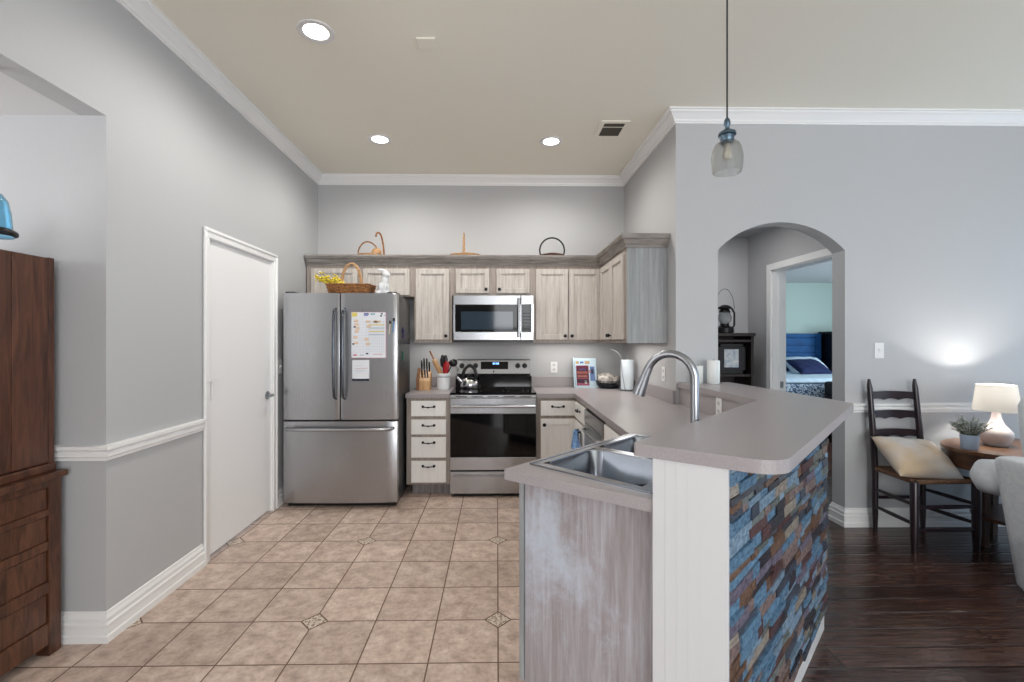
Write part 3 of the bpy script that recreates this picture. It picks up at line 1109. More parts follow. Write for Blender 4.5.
def ledgestone(m, T, L, z0, z1):
    z = z0
    first = True
    while z < z1 - 0.005:
        h = min(random.choice((0.020, 0.024, 0.028, 0.034, 0.040)), z1 - z)
        x = 0.0
        while x < L - 1e-4:
            w = random.uniform(0.05, 0.22)
            if L - x - w < 0.05:
                w = L - x
            d = random.uniform(0.006, 0.014)
            m.T = T
            m.mi = random.choices(range(10), (17, 14, 9, 12, 10, 11, 5, 8, 9, 7))[0]
            p = [(x + 0.001, d + random.uniform(-.003, .003)), (x + w - 0.001, d + random.uniform(-.003, .003))]
            tz = random.uniform(-.003, .003)
            a, b = p
            m.loft([[(a[0], 0, z), (a[0], a[1], z + 0.001), (a[0], a[1] + tz, z + h - 0.001), (a[0], 0, z + h)],
                    [(b[0], 0, z), (b[0], b[1], z + 0.001), (b[0], b[1] + tz, z + h - 0.001), (b[0], 0, z + h)]])
            x += w
        z += h


m = MB()
ledgestone(m, TUV @ frame((PE1 + 0.013, PV1, 0), (1, 0, 0), (0, 1, 0)), 1.43 - PE1 - 0.003, 0.09, 1.028)
ledgestone(m, frame((uv(1.43, PV1)[0], uv(1.43, PV1)[1] - 0.004, 0), (0, 1, 0), (1, 0, 0)), YR - 0.002 - uv(1.43, PV1)[1], 0.09, 1.028)
m.build('stone_cladding', SLATES, pw)
bb = [(0, 0), (0.032, 0), (0.032, 0.06), (0.027, 0.066), (0.026, 0.082), (0.018, 0.09), (0, 0.09)]
sweep([(uv(1.43, PV1)[0], YR - 0.002), uv(1.43, PV1), uv(PE1 + 0.004, PV1)], [(-o, z) for o, z in bb][::-1]).build('baseboard', 'trim', pw, smooth=25)

# raised bar top
bar = [(0.402, 1.360), (0.712, 1.130), (1.742, 2.215), (1.712, YR - 0.003), (1.322, YR - 0.003), (1.334, 2.335)]
bar = rounded(bar, [0.012, 0.085, 0.09, 0.004, 0.004, 0.004], 10)
m = MB()
m.prism(bar, 1.0305, 1.067, 0.003, 2)
tag(m.build('bar_top', 'laminate', smooth=30), 'raised taupe laminate bar top with rounded corners on the stone-faced half wall', 'bar top')

# ---------------------------------------------------------------- sink and faucet
t = thing('sink', (*uv(0.5, 0.27), WT1), 'double-bowl stainless steel sink set into the angled worktop', 'sink')


def bowl(m, a0, a1, c0, c1, ztop, depth, r=0.05):
    def ring(k, z, rr):
        return [(x, y, z) for x, y in rounded([(a0 + k, c0 + k), (a1 - k, c0 + k), (a1 - k, c1 - k), (a0 + k, c1 - k)], [rr] * 4, 6)]
    m.loft([ring(0, ztop, r), ring(0.003, ztop - 0.006, r), ring(0.012, ztop - depth + 0.03, r), ring(0.022, ztop - depth + 0.01, r - 0.01), ring(0.045, ztop - depth, r - 0.02)], True, False)
    q = ring(0.045, ztop - depth, r - 0.02)
    c = ((a0 + a1) / 2, (c0 + c1) / 2, ztop - depth - 0.004)
    n = len(q)
    for i in range(n):
        pass
    m.loft([q, [(c[0] + (x - c[0]) * 0.16, c[1] + (y - c[1]) * 0.16, c[2]) for x, y, z in q]], True, True)


SZ = WT1 + 0.004
for nm, a in (('bowl', (0.15, 0.485)), ('bowl', (0.53, 0.866))):
    m = MB(TUV)
    bowl(m, a[0], a[1], 0.06, 0.462 if a[0] < 0.3 else 0.412, SZ, 0.195)
    b = m.build(nm, 'sink_steel', t, smooth=50)
    m = MB(TUV)
    m.lathe([(0.045, SZ - 0.1965), (0.04, SZ - 0.1945), (0.03, SZ - 0.197), (0.004, SZ - 0.198)], (a[0] + a[1]) / 2, 0.236, 24)
    m.build('drain', 'chrome', b, smooth=50)
m = MB(TUV)
R0 = [(x, y, SZ - 0.003) for x, y in rounded([(0.113, 0.027), (0.905, 0.027), (0.905, 0.511), (0.113, 0.511)], [0.03] * 4, 6)]
for q in ((0.113, 0.027, 0.15, 0.511), (0.866, 0.027, 0.905, 0.511), (0.15, 0.027, 0.866, 0.06), (0.15, 0.462, 0.53, 0.511), (0.53, 0.412, 0.866, 0.511), (0.485, 0.06, 0.53, 0.462)):
    m.box(q[0], q[1], WT1 + 0.0003, q[2], q[3], SZ)
m.box(0.111, 0.025, WT1 + 0.0003, 0.116, 0.511, SZ + 0.0015)
m.box(0.111, 0.025, WT1 + 0.0003, 0.905, 0.030, SZ + 0.0015)
m.build('rim', 'sink_steel', t)

t = thing('faucet', (*uv(0.595, 0.452), SZ), 'tall brushed nickel gooseneck faucet behind the sink', 'faucet')
fu, fv = 0.595, 0.452
m = MB(TUV)
m.lathe([(0.03, SZ), (0.03, SZ + 0.006), (0.024, SZ + 0.012), (0.021, SZ + 0.06), (0.016, SZ + 0.075)], fu, fv, 24)
m.build('base', 'chrome', t, smooth=40)
pts = [(fu, fv, SZ + 0.05), (fu, fv, 1.10), (fu, fv, 1.225)]
ra = 0.094
for i in range(1, 15):
    a = i / 14 * math.radians(158)
    pts.append((fu - 0.02 * i / 14, fv - ra + ra * math.cos(a), 1.225 + ra * math.sin(a)))
e = pts[-1]
m = MB(TUV)
m.tube(pts, 0.016, 16)
m.build('spout', 'chrome', t, smooth=60)
m = MB(TUV)
m.tube([e, (e[0] - 0.003, e[1] - 0.014, e[2] - 0.035), (e[0] - 0.006, e[1] - 0.034, e[2] - 0.09), (e[0] - 0.007, e[1] - 0.042, e[2] - 0.112)], [0.017, 0.0185, 0.024, 0.026], 18)
m.build('spray_head', 'chrome', t, smooth=50)
m = MB(TUV)
m.tube([(fu, fv, SZ + 0.045), (fu + 0.045, fv + 0.0, SZ + 0.05), (fu + 0.10, fv - 0.01, SZ + 0.075)], [0.011, 0.009, 0.006], 12)
m.build('lever', 'chrome', t, smooth=50)

# ---------------------------------------------------------------- refrigerator
FX0, FX1, FYF = -1.748, -0.817, 3.775
t = thing('refrigerator', ((FX0 + FX1) / 2, 4.1, 0), 'stainless french-door refrigerator with bottom freezer drawer', 'refrigerator')
MB().box(FX0 + 0.006, 3.865, 0.03, FX1 - 0.006, 4.36, 1.752, 0.006).build('body', 'fridge_side', t, smooth=30)
fm = -1.281


def fdoor(x0, x1, z0, z1):
    m = MB()
    n = 10
    fr = [(x0 + (x1 - x0) * i / n, FYF + 0.004 + 0.012 * (2 * ((x0 + (x1 - x0) * i / n - FX0) / (FX1 - FX0)) - 1) ** 2) for i in range(n + 1)]
    m.prism([(x0, 3.855)] + [(x0, FYF + 0.03)] * 0 + fr + [(x1, 3.855)], z0, z1, 0.005, 2)
    return m


for x0, x1, hx in ((FX0, fm - 0.004, fm - 0.036), (fm + 0.004, FX1, fm + 0.036)):
    d = fdoor(x0, x1, 0.726, 1.762).build('door', 'steel', t, smooth=35)
    m = MB()
    pts = [(hx, FYF + 0.005, 0.90), (hx, FYF - 0.035, 0.915), (hx, FYF - 0.05, 1.0), (hx, FYF - 0.058, 1.26), (hx, FYF - 0.05, 1.53), (hx, FYF - 0.035, 1.615), (hx, FYF + 0.005, 1.63)]
    m.tube(pts, 0.013, 14, 0.8)
    m.build('handle', plain('dark_handle_steel', (96, 100, 108), 0.25, 1.0), d, smooth=60)
d = fdoor(FX0, FX1, 0.045, 0.712).build('freezer_drawer', 'steel', t, smooth=35)
m = MB()
m.tube([(-1.715, FYF + 0.012, 0.655), (-1.705, FYF - 0.03, 0.655), (-1.60, FYF - 0.045, 0.654), (fm, FYF - 0.055, 0.652), (-0.96, FYF - 0.045, 0.654), (-0.86, FYF - 0.03, 0.655), (-0.85, FYF + 0.012, 0.655)], 0.014, 14)
m.build('handle', 'steel_h', d, smooth=60)
MB().box(FX0 + 0.02, 3.84, 0.005, FX1 - 0.02, 4.2, 0.045).build('base_grille', 'black_plastic', t)
for x in (FX0 + 0.05, FX1 - 0.05):
    MB().box(x - 0.04, 3.80, 1.752, x + 0.04, 3.93, 1.775, 0.006).build('hinge_cover', 'fridge_side', t)
MB().box(FX1 - 0.006, 3.87, 0.08, FX1 - 0.004, 4.30, 1.70).build('side_panel', plain('fridge_side_sheet', (60, 63, 68), 0.38, 0.5), t)
MB().lathe_axis([(0.012, 0), (0.012, 0.0015)], (FX1 - 0.07, FYF + 0.012, 0.765), (0, -1, 0), 20).build('emblem', 'chrome', t)

# papers and magnets on the refrigerator door
YD = FYF + 0.0035


def sheet(name, x0, x1, z0, z1, mats, marks, label, cat):
    m = MB()
    m.box(x0, YD - 0.003, z0, x1, YD + 0.004, z1)
    for (a, b, c, d, k) in marks:
        m.mi = k
        m.box(x0 + a * (x1 - x0), YD - 0.0042, z0 + b * (z1 - z0), x0 + c * (x1 - x0), YD - 0.002, z0 + d * (z1 - z0))
    return tag(m.build(name, mats), label, cat)


ink = [M['paper'], plain('ink_blue', (86, 100, 170), .8), plain('ink_teal', (120, 176, 186), .8), plain('ink_yellow', (226, 208, 110), .8), plain('ink_peach', (232, 204, 178), .8),
       plain('ink_grey', (188, 196, 210), .8), plain('ink_dark', (48, 50, 72), .8), plain('ink_pink', (206, 120, 128), .8)]
mk = [(0, 0, 1, .006, 7), (0, 0.994, 1, 1, 7), (0, 0, .012, 1, 5), (0.988, 0, 1, 1, 7), (.02, .9, .17, .985, 3), (.36, .94, .5, .975, 1), (.55, .94, .68, .972, 2), (.36, .915, .48, .93, 1),
      (.85, .945, .9, .975, 6), (.83, .90, .88, .93, 6), (.93, .91, .98, .945, 5), (.42, .08, .49, .11, 6), (.62, .075, .9, .085, 7), (.06, .05, .16, .08, 7), (.25, .05, .36, .075, 5)]
for i in range(12):
    mk.append((.04, .13 + i * .06, .97, .133 + i * .06, 5))
for i in range(9):
    mk.append((.44 + i * .06, .13, .444 + i * .06, .82, 5))
for a, b in ((.08, .78), (.1, .70), (.12, .62), (.1, .55), (.06, .42), (.08, .30), (.42, .76), (.44, .66), (.38, .38), (.42, .28), (.62, .76), (.72, .76)):
    mk.append((a, b, a + .12, b + .055, 4))
for a, b in ((.07, .66), (.03, .29), (.66, .77)):
    mk.append((a, b, a + .06, b + .03, 6))
for i in range(4):
    mk.append((.5, .5 + i * .07, .95, .52 + i * .07, 3 if i % 2 else 5))
sheet('chore_chart', -1.19, -0.906, 1.231, 1.607, ink, mk, 'large printed chore chart sheet on the right refrigerator door', 'chart')
sheet('paper_note', -1.182, -1.044, 1.044, 1.214, ink, [(0, 0, 1, .1, 6), (.1, .03, .9, .07, 5), (.1, .5, .8, .515, 5), (.2, .6, .9, .613, 7), (.15, .42, .6, .433, 5), (.1, .72, .7, .733, 5)],
      'small white paper note with dark bottom strip below the chore chart', 'note')


def marker(x, z0, z1, cm, lab):
    t = thing('marker_pen', (x, YD, z0), lab, 'pen', 'markers on the refrigerator')
    MB().tube([(x - 0.008, YD - 0.010, z0), (x, YD - 0.010, z1 - 0.02)], 0.0055, 10).build('barrel', cm, t, smooth=50)
    MB().tube([(x, YD - 0.010, z1 - 0.025), (x + 0.001, YD - 0.010, z1)], 0.009, 10).build('cap', 'black_plastic', t, smooth=50)


marker(-0.872, 1.43, 1.535, plain('marker_tan', (206, 196, 176), .4), 'pale marker pen with black cap, nearer the chore chart')
marker(-0.842, 1.44, 1.557, plain('marker_blue', (96, 140, 190), .4), 'blue marker pen with black cap, nearer the refrigerator edge')


def magnet(y, z, parts, lab):
    m = MB()
    for dy, dz, r in parts:
        m.ball((FX1 - 0.0005, y + dy, z + dz), r, (0.35, 1, 1), 12)
    return m, lab


m, lab = magnet(4.02, 1.43, [(-.03, .03, .016), (0, .01, .018), (.03, .025, .015), (-.01, -.03, .014), (.035, -.02, .016), (.005, .05, .012)], '')
tag(m.build('fridge_magnet', plain('violet_magnet', (48, 36, 92), .4), smooth=60), 'dark violet magnet cluster on the side of the refrigerator', 'magnet')
m, lab = magnet(4.0, 1.24, [(0, .03, .014), (.0, .0, .016), (.0, -.03, .014), (.03, -.01, .012), (.03, .025, .012)], '')
tag(m.build('fridge_magnet', plain('green_magnet', (20, 110, 84), .4), smooth=60), 'green magnet on the side of the refrigerator below the violet ones', 'magnet')

# ---------------------------------------------------------------- range
RF = 4.045
t = thing('range', (-0.033, 4.4, 0), 'stainless electric range with black glass cooktop and oven window', 'range')
MB().box(RX0, RF + 0.03, 0.03, RX1, 4.70, 0.897).build('body', 'black_plastic', t)
m = MB()
m.box(RX0 - 0.002, RF + 0.01, 0.897, RX1 + 0.002, 4.66, 0.914, 0.003)
ck = m.build('cooktop', 'black_glass', t)
for x, y, r in ((-0.24, 4.20, 0.10), (0.17, 4.20, 0.12), (-0.24, 4.47, 0.08), (0.17, 4.47, 0.085)):
    m = MB()
    for q in (r, r * 0.62):
        m.lathe([(q - 0.002, 0.9141), (q, 0.9144), (q + 0.002, 0.9141)], x, y, 40, False)
    m.build('burner_ring', plain('burner_ring_grey', (70, 72, 76), 0.3), ck)
m = MB()
m.box(RX0 + 0.002, RF - 0.012, 0.238, RX1 - 0.002, RF + 0.03, 0.35, 0.004)
m.box(RX0 + 0.002, RF - 0.012, 0.735, RX1 - 0.002, RF + 0.03, 0.868, 0.004)
m.box(RX0 + 0.002, RF - 0.006, 0.33, RX1 - 0.002, RF + 0.03, 0.75)
od = m.build('oven_door', 'steel_h', t)
MB().box(RX0 + 0.004, RF - 0.0135, 0.352, RX1 - 0.004, RF, 0.733, 0.002).build('oven_window', 'black_glass', od)
m = MB()
m.tube([(RX0 + 0.06, RF - 0.005, 0.80), (RX0 + 0.06, RF - 0.05, 0.80)], 0.009, 10)
m.tube([(RX1 - 0.06, RF - 0.005, 0.80), (RX1 - 0.06, RF - 0.05, 0.80)], 0.009, 10)
m.tube([(RX0 + 0.02, RF - 0.05, 0.80), (RX1 - 0.02, RF - 0.05, 0.80)], 0.013, 14)
m.build('handle', 'steel_h', od, smooth=60)
m = MB()
m.box(RX0, RF - 0.008, 0.872, RX1, RF + 0.03, 0.8965, 0.002)
m.build('front_rail', 'steel_h', t)
m = MB()
for i in range(5):
    x = RX0 + 0.05 + i * 0.14
    m.box(x, RF - 0.0095, 0.879, x + 0.10, RF - 0.006, 0.886)
m.build('vent_slot', 'black_plastic', t)
m = MB()
m.box(RX0 + 0.002, RF - 0.012, 0.032, RX1 - 0.002, RF + 0.03, 0.225, 0.004)
m.loft([[(x, RF - 0.012, 0.2), (x, RF - 0.03, 0.196), (x, RF - 0.03, 0.188), (x, RF - 0.012, 0.18)] for x in (RX0 + 0.03, RX1 - 0.03)])
m.build('storage_drawer', 'steel_h', t)
MB().box(RX0 + 0.03, RF + 0.03, 0.0, RX1 - 0.03, 4.65, 0.032).build('base', 'black_plastic', t)
m = MB()
m.loft([[(x, 4.655, 0.914), (x, 4.60, 0.914), (x, 4.615, 1.02), (x, 4.66, 1.02)] for x in (RX0, RX1)])
m.build('lower_backguard', 'black_glass', t)
BA, BB = RX0 + 0.012, RX1 - 0.012
m = MB()
m.loft([[(x, 4.60, 1.02), (x, 4.588, 1.045), (x, 4.622, 1.175), (x, 4.64, 1.185), (x, 4.70, 1.185), (x, 4.70, 1.02)] for x in (BA, BB)])
bg = m.build('control_backguard', 'steel_h', t)
TB = frame((0, 4.588, 1.045), (1, 0, 0), Vector((0, -0.967, 0.253)))
nb = Vector((0, -0.967, 0.253))
ub = Vector((0, 0.253, 0.967))
TB = Matrix(((1, nb.x, ub.x, 0), (0, nb.y, ub.y, 4.588), (0, nb.z, ub.z, 1.045), (0, 0, 0, 1)))
m = MB(TB)
m.box(-0.162, 0, 0.045, 0.112, 0.003, 0.122, 0.001)
dp = m.build('display', 'black_glass', bg)
m = MB(TB)
for x in (-0.042, -0.027, -0.006, 0.009):
    m.box(x, 0.003, 0.092, x + 0.010, 0.0035, 0.112)
for z in (0.097, 0.104):
    m.box(-0.013, 0.003, z, -0.010, 0.0035, z + 0.003)
m.build('clock_digits', 'lcd', dp)
for x in (-0.35, -0.215, 0.208, 0.278):
    m = MB(TB)
    m.lathe_axis([(0.026, 0), (0.025, 0.004), (0.021, 0.006), (0.019, 0.024), (0.015, 0.028), (0.003, 0.028)], (x, 0, 0.08), (0, 1, 0), 20)
    m.box(x - 0.004, 0.006, 0.06, x + 0.004, 0.032, 0.10, 0.001)
    m.build('knob', 'black_plastic', bg, smooth=40)
MB(TB).lathe_axis([(0.008, 0), (0.008, 0.0015)], (-0.033, 0, 0.02), (0, 1, 0), 16).build('emblem', 'black_metal', bg)

# ---------------------------------------------------------------- microwave
MF, MZ0, MZ1 = 4.345, 1.366, 1.804
t = thing('microwave', (-0.033, 4.5, MZ0), 'stainless over-the-range microwave with black glass window', 'microwave')
MB().box(RX0, MF + 0.035, MZ0, RX1, YB - 0.001, MZ1).build('body', 'black_plastic', t)
cxm = 0.225
m = MB()
m.box(RX0, MF, MZ0 + 0.012, cxm, MF + 0.035, 1.455, 0.004)
m.box(RX0, MF, 1.712, cxm, MF + 0.035, MZ1 - 0.002, 0.004)
m.box(RX0, MF, 1.45, RX0 + 0.018, MF + 0.035, 1.72)
m.box(cxm - 0.03, MF, 1.45, cxm, MF + 0.035, 1.72)
m.box(RX0 + 0.01, MF + 0.006, 1.44, cxm - 0.01, MF + 0.035, 1.73)
md = m.build('door', 'steel_h', t)
MB().box(RX0 + 0.018, MF - 0.001, 1.456, cxm - 0.03, MF + 0.006, 1.711, 0.001).build('window_frame', 'black_glass', md)
MB().box(RX0 + 0.075, MF - 0.002, 1.478, cxm - 0.075, MF + 0.002, 1.648).build('window_pane', 'window_glass', md)
m = MB()
for z in (1.44, 1.735):
    m.tube([(cxm - 0.02, MF + 0.002, z), (cxm - 0.02, MF - 0.04, z)], 0.008, 10)
m.tube([(cxm - 0.02, MF - 0.042, 1.405), (cxm - 0.02, MF - 0.048, 1.58), (cxm - 0.02, MF - 0.042, 1.775)], 0.014, 14)
m.build('handle', 'steel_h', md, smooth=60)
m = MB()
m.box(cxm + 0.003, MF, MZ0 + 0.012, RX1, MF + 0.035, 1.452, 0.004)
m.box(cxm + 0.003, MF, 1.715, RX1, MF + 0.035, MZ1 - 0.002, 0.004)
m.box(RX1 - 0.02, MF, 1.45, RX1, MF + 0.035, 1.72)
m.box(cxm + 0.003, MF + 0.006, 1.44, RX1 - 0.01, MF + 0.035, 1.73)
cp_ = m.build('control_panel', 'steel_h', t)
MB().box(cxm + 0.006, MF - 0.001, 1.453, RX1 - 0.02, MF + 0.008, 1.714, 0.001).build('keypad', 'black_glass', cp_)
m = MB()
for i in range(6):
    for j in range(3):
        m.box(cxm + 0.018 + j * 0.028, MF - 0.0015, 1.475 + i * 0.03, cxm + 0.036 + j * 0.028, MF - 0.0005, 1.488 + i * 0.03)
m.build('key_label', plain('keypad_print', (60, 66, 74), .5), cp_)
MB().box(RX0 + 0.01, MF + 0.01, MZ0 - 0.01, RX1 - 0.01, 4.68, MZ0).build('vent', 'black_plastic', t)
MB().lathe_axis([(0.012, 0), (0.012, 0.0012)], (RX0 + 0.03, MF, 1.40), (0, -1, 0), 18).build('emblem', 'chrome', md)

# ---------------------------------------------------------------- things on the worktops
t = thing('knife_block', (-0.73, 4.42, WT1), 'slanted wooden knife block at the left end of the short worktop', 'knife block')
kx0, kx1 = -0.735, -0.635
m = MB()
m.loft([[(x, 4.36, WT1), (x, 4.36, WT1 + 0.085), (x, 4.445, WT1 + 0.185), (x, 4.53, WT1 + 0.12), (x, 4.47, WT1)] for x in (kx0, kx1)])
kb = m.build('body', 'bamboo', t)
m = MB()
m.loft([[(x, 4.355, WT1), (x, 4.355, WT1 + 0.10), (x, 4.45, WT1 + 0.205), (x, 4.54, WT1 + 0.13), (x, 4.48, WT1)] for x in (kx0 - 0.028, kx0 - 0.001)])
m.build('side_slab', 'walnut', t)
kdir = Vector((0, -0.60, 0.80))
n0 = 0
for i, (kx, ky, L) in enumerate([(-0.722, 4.435, 0.10), (-0.698, 4.43, 0.12), (-0.672, 4.43, 0.12), (-0.65, 4.435, 0.085), (-0.712, 4.39, 0.075), (-0.685, 4.39, 0.075), (-0.66, 4.39, 0.075)]):
    back = i < 4
    z = WT1 + (0.18 if back else 0.125)
    kn = thing('kitchen_knife', (kx, ky, z), 'black-handled knife in the %s row of the wooden knife block' % ('upper' if back else 'lower'), 'knife', 'knives in the upper row of the block' if back else 'knives in the lower row of the block')
    d = Vector((0, -0.10, 1)).normalized() if back else Vector((0, -0.35, 1)).normalized()
    p = Vector((kx, ky, z))
    m = MB()
    m.tube([p - d * 0.01, p + d * 0.02, p + d * L * 0.6, p + d * L], [0.008, 0.009, 0.0105, 0.008], 10, 0.7)
    m.build('handle', 'black_plastic' if back or i == 4 else plain('grey_knife_handle', (88, 90, 98), .4), kn, smooth=50)
    m = MB()
    m.box(kx - 0.001, ky - 0.008, z - 0.05, kx + 0.001, ky + 0.008, z - 0.008)
    m.build('blade', 'chrome', kn)

CK = (-0.515, 4.44)
t = thing('utensil_crock', (*CK, WT1), 'white ceramic utensil crock left of the range', 'crock')
MB().lathe([(0.058, WT1), (0.062, WT1 + 0.004), (0.062, WT1 + 0.128), (0.067, WT1 + 0.132), (0.067, WT1 + 0.152), (0.062, WT1 + 0.155), (0.058, WT1 + 0.15), (0.056, WT1 + 0.01), (0.002, WT1 + 0.008)], *CK, 36).build('body', 'white_ceramic', t, smooth=40)
MB().lathe([(0.0625, WT1 + 0.118), (0.0632, WT1 + 0.121), (0.0625, WT1 + 0.124)], *CK, 36, False).build('band', plain('crock_line', (120, 124, 134), .4), t)
zc = WT1 + 0.03


def utensil(name, label, base, tip):
    t = thing(name, base, label, 'utensil', 'utensils in the white crock')
    b, q = Vector(base), Vector(tip)
    return t, b, q, (q - b).normalized()


t, b, q, d = utensil('rolling_pin', 'wooden rolling pin leaning to the left out of the crock', (CK[0] + 0.03, CK[1], zc), (-0.645, 4.43, WT1 + 0.37))
L = (q - b).length
MB().tube([b + d * (0.30 * L), b + d * (0.32 * L), b + d * (0.74 * L), b + d * (0.76 * L)], [0.018, 0.024, 0.024, 0.014], 16).build('roller', 'bamboo', t, smooth=40)
MB().tube([b + d * (0.76 * L), b + d * (0.80 * L), b + d * (0.9 * L), q], [0.009, 0.007, 0.010, 0.008], 12).build('handle', 'walnut', t, smooth=50)
MB().tube([b, b + d * 0.3 * L], [0.008, 0.009], 10).build('handle', 'walnut', t, smooth=50)
t, b, q, d = utensil('spatula', 'red silicone spatula standing in the crock', (CK[0] - 0.01, CK[1] - 0.02, zc), (-0.475, 4.40, WT1 + 0.265))
MB().tube([b, b + d * 0.16], 0.006, 8).build('handle', 'red', t, smooth=50)
MB().tube([b + d * 0.125, b + d * 0.15, b + d * 0.21, b + d * 0.245], [0.01, 0.028, 0.03, 0.018], 14, 0.3, (0, 1, 0)).build('blade', 'red', t, smooth=50)
t, b, q, d = utensil('slotted_spoon', 'black nylon spoon behind the rolling pin in the crock', (CK[0], CK[1] + 0.02, zc), (-0.525, 4.46, WT1 + 0.30))
MB().tube([b, b + d * 0.2], 0.006, 8).build('handle', 'black_plastic', t, smooth=50)
MB().tube([b + d * 0.18, b + d * 0.2, b + d * 0.25, b + d * 0.30], [0.008, 0.024, 0.028, 0.012], 14, 0.35, (0, 1, 0)).build('bowl', 'black_plastic', t, smooth=50)
t, b, q, d = utensil('serving_spoon', 'steel serving spoon with dark tip in the middle of the crock', (CK[0], CK[1], zc), (-0.492, 4.43, WT1 + 0.315))
MB().tube([b, b + d * 0.21], 0.005, 8).build('handle', 'chrome', t, smooth=50)
MB().tube([b + d * 0.19, b + d * 0.22, b + d * 0.26, b + d * 0.30], [0.007, 0.02, 0.023, 0.01], 14, 0.35, (0, 1, 0)).build('bowl', 'black_plastic', t, smooth=50)
t, b, q, d = utensil('ladle', 'black ladle leaning to the right out of the crock', (CK[0] - 0.03, CK[1] + 0.01, zc), (-0.432, 4.43, WT1 + 0.235))
MB().tube([b, q], 0.006, 8).build('handle', 'black_plastic', t, smooth=50)
MB().ball(tuple(q + Vector((0.012, 0, 0.02))), 0.042, (1, 0.7, 0.9), 16).build('bowl', 'black_plastic', t, smooth=60)

# kettle on the back-left burner
KX, KY, KZ = -0.262, 4.43, 0.9145
t = thing('kettle', (KX, KY, KZ), 'polished steel whistling kettle with a tall black handle on the cooktop', 'kettle')
MB().lathe([(0.07, KZ), (0.085, KZ + 0.004), (0.092, KZ + 0.03), (0.086, KZ + 0.065), (0.066, KZ + 0.092), (0.045, KZ + 0.103), (0.042, KZ + 0.106), (0.002, KZ + 0.112)], KX, KY, 40).build('body', 'kettle_steel', t, smooth=50)
MB().lathe([(0.005, KZ + 0.108), (0.006, KZ + 0.118), (0.016, KZ + 0.124), (0.014, KZ + 0.134), (0.003, KZ + 0.137)], KX, KY, 20).build('lid_knob', 'black_plastic', t, smooth=50)
m = MB()
pts = [(KX - 0.066 * math.cos(a) * (1 if True else 1), KY, KZ + 0.098 + 0.118 * math.sin(a) + 0.02 * math.sin(2 * a) * 0) for a in [PI * i / 18 for i in range(19)]]
m.tube(pts, [0.009] + [0.0155] * 17 + [0.009], 14)
m.ball((KX, KY, KZ + 0.222), 0.017, (1.6, 1, 0.8), 14)
m.build('handle', 'black_plastic', t, smooth=60)
MB().tube([(KX - 0.07, KY - 0.02, KZ + 0.06), (KX - 0.10, KY - 0.03, KZ + 0.095), (KX - 0.118, KY - 0.036, KZ + 0.115)], [0.022, 0.015, 0.013], 14).build('spout', 'kettle_steel', t, smooth=60)

# cookbook on its stand, bread basket, paper towels
CB0, CB1 = yx(575, 4.57), yx(598, 4.57)
t = thing('cookbook_stand', ((CB0 + CB1) / 2, 4.6, WT1), 'pale cookbook stand propped against the backsplash', 'book stand')


def lean(x, y0, z):
    return (x, y0 + 0.30 * (z - WT1), z)


m = MB()
m.loft([[lean(x, 4.58, WT1 + 0.012), lean(x, 4.58, WT1 + 0.29), lean(x, 4.592, WT1 + 0.29), lean(x, 4.592, WT1 + 0.012)] for x in (CB0, CB1)])
m.box(CB0, 4.545, WT1, CB1, 4.60, WT1 + 0.012, 0.002)
m.box(CB0, 4.545, WT1 + 0.010, CB1, 4.549, WT1 + 0.022)
m.loft([[lean(x, 4.57, WT1 + 0.01), lean(x, 4.57, WT1 + 0.30), lean(x, 4.595, WT1 + 0.30), lean(x, 4.595, WT1 + 0.01)] for x in (CB0 - 0.006, CB0 + 0.004)])
m.build('stand', plain('pale_blue_stand', (196, 216, 226), .4), t)
t = thing('cookbook', ((CB0 + CB1) / 2, 4.57, WT1 + 0.014), 'cookbook with a dark picture cover standing on the pale stand', 'book')
bm_ = [plain('cover_pale', (186, 208, 222), .5), plain('cover_navy', (26, 24, 44), .4), plain('cover_rose', (146, 66, 96), .4), plain('cover_salmon', (176, 104, 96), .4), plain('cover_white', (232, 232, 232), .4), plain('cover_blue', (78, 108, 160), .4), plain('cover_tan', (176, 148, 108), .4)]
m = MB()


def plate(m, a, b, c, d, k, off=0.0):
    m.mi = k
    x0, x1 = CB0 + 0.008 + a * 0.20, CB0 + 0.008 + c * 0.20
    z0, z1 = WT1 + 0.016 + b * 0.26, WT1 + 0.016 + d * 0.26
    m.loft([[lean(x, 4.556 - off, z0), lean(x, 4.556 - off, z1), lean(x, 4.576, z1), lean(x, 4.576, z0)] for x in (x0, x1)])


plate(m, 0, 0, 1.05, 1.0, 0)
for q in ((.05, .0, .68, .78, 2), (.06, .30, .66, .76, 1), (.1, .33, .6, .42, 3), (.08, .46, .62, .56, 3), (.2, .60, .56, .66, 5), (.06, .12, .66, .27, 1), (.45, .10, .56, .22, 4), (.74, .2, .98, .74, 5), (.80, .46, .92, .66, 1), (.04, .84, .2, .95, 6), (.5, .84, .74, .95, 6), (.26, .86, .44, .93, 5), (.7, .5, .78, .6, 3)):
    plate(m, *q, off=0.002)
m.build('book', bm_, t)
t = thing('bread_basket', (1.055, 4.5, WT1), 'round dark wire basket of bagged food beside the cookbook', 'basket')
bx, by = 1.105, 4.53
m = MB()
for rr, z in ((0.085, 0.006), (0.11, 0.03), (0.122, 0.06), (0.126, 0.075)):
    m.tube([(bx + rr * math.cos(2 * PI * i / 28), by + rr * math.sin(2 * PI * i / 28), WT1 + z) for i in range(28)], 0.003, 6, loop=True)
for i in range(20):
    a = 2 * PI * i / 20
    m.tube([(bx + rr * math.cos(a), by + rr * math.sin(a), WT1 + z) for rr, z in ((0.03, 0.004), (0.085, 0.006), (0.11, 0.03), (0.122, 0.06), (0.126, 0.075))], 0.002, 6)
m.lathe([(0.085, WT1 + 0.001), (0.088, WT1 + 0.004), (0.09, WT1 + 0.02), (0.11, WT1 + 0.034), (0.106, WT1 + 0.034), (0.08, WT1 + 0.008), (0.002, WT1 + 0.006)], bx, by, 28)
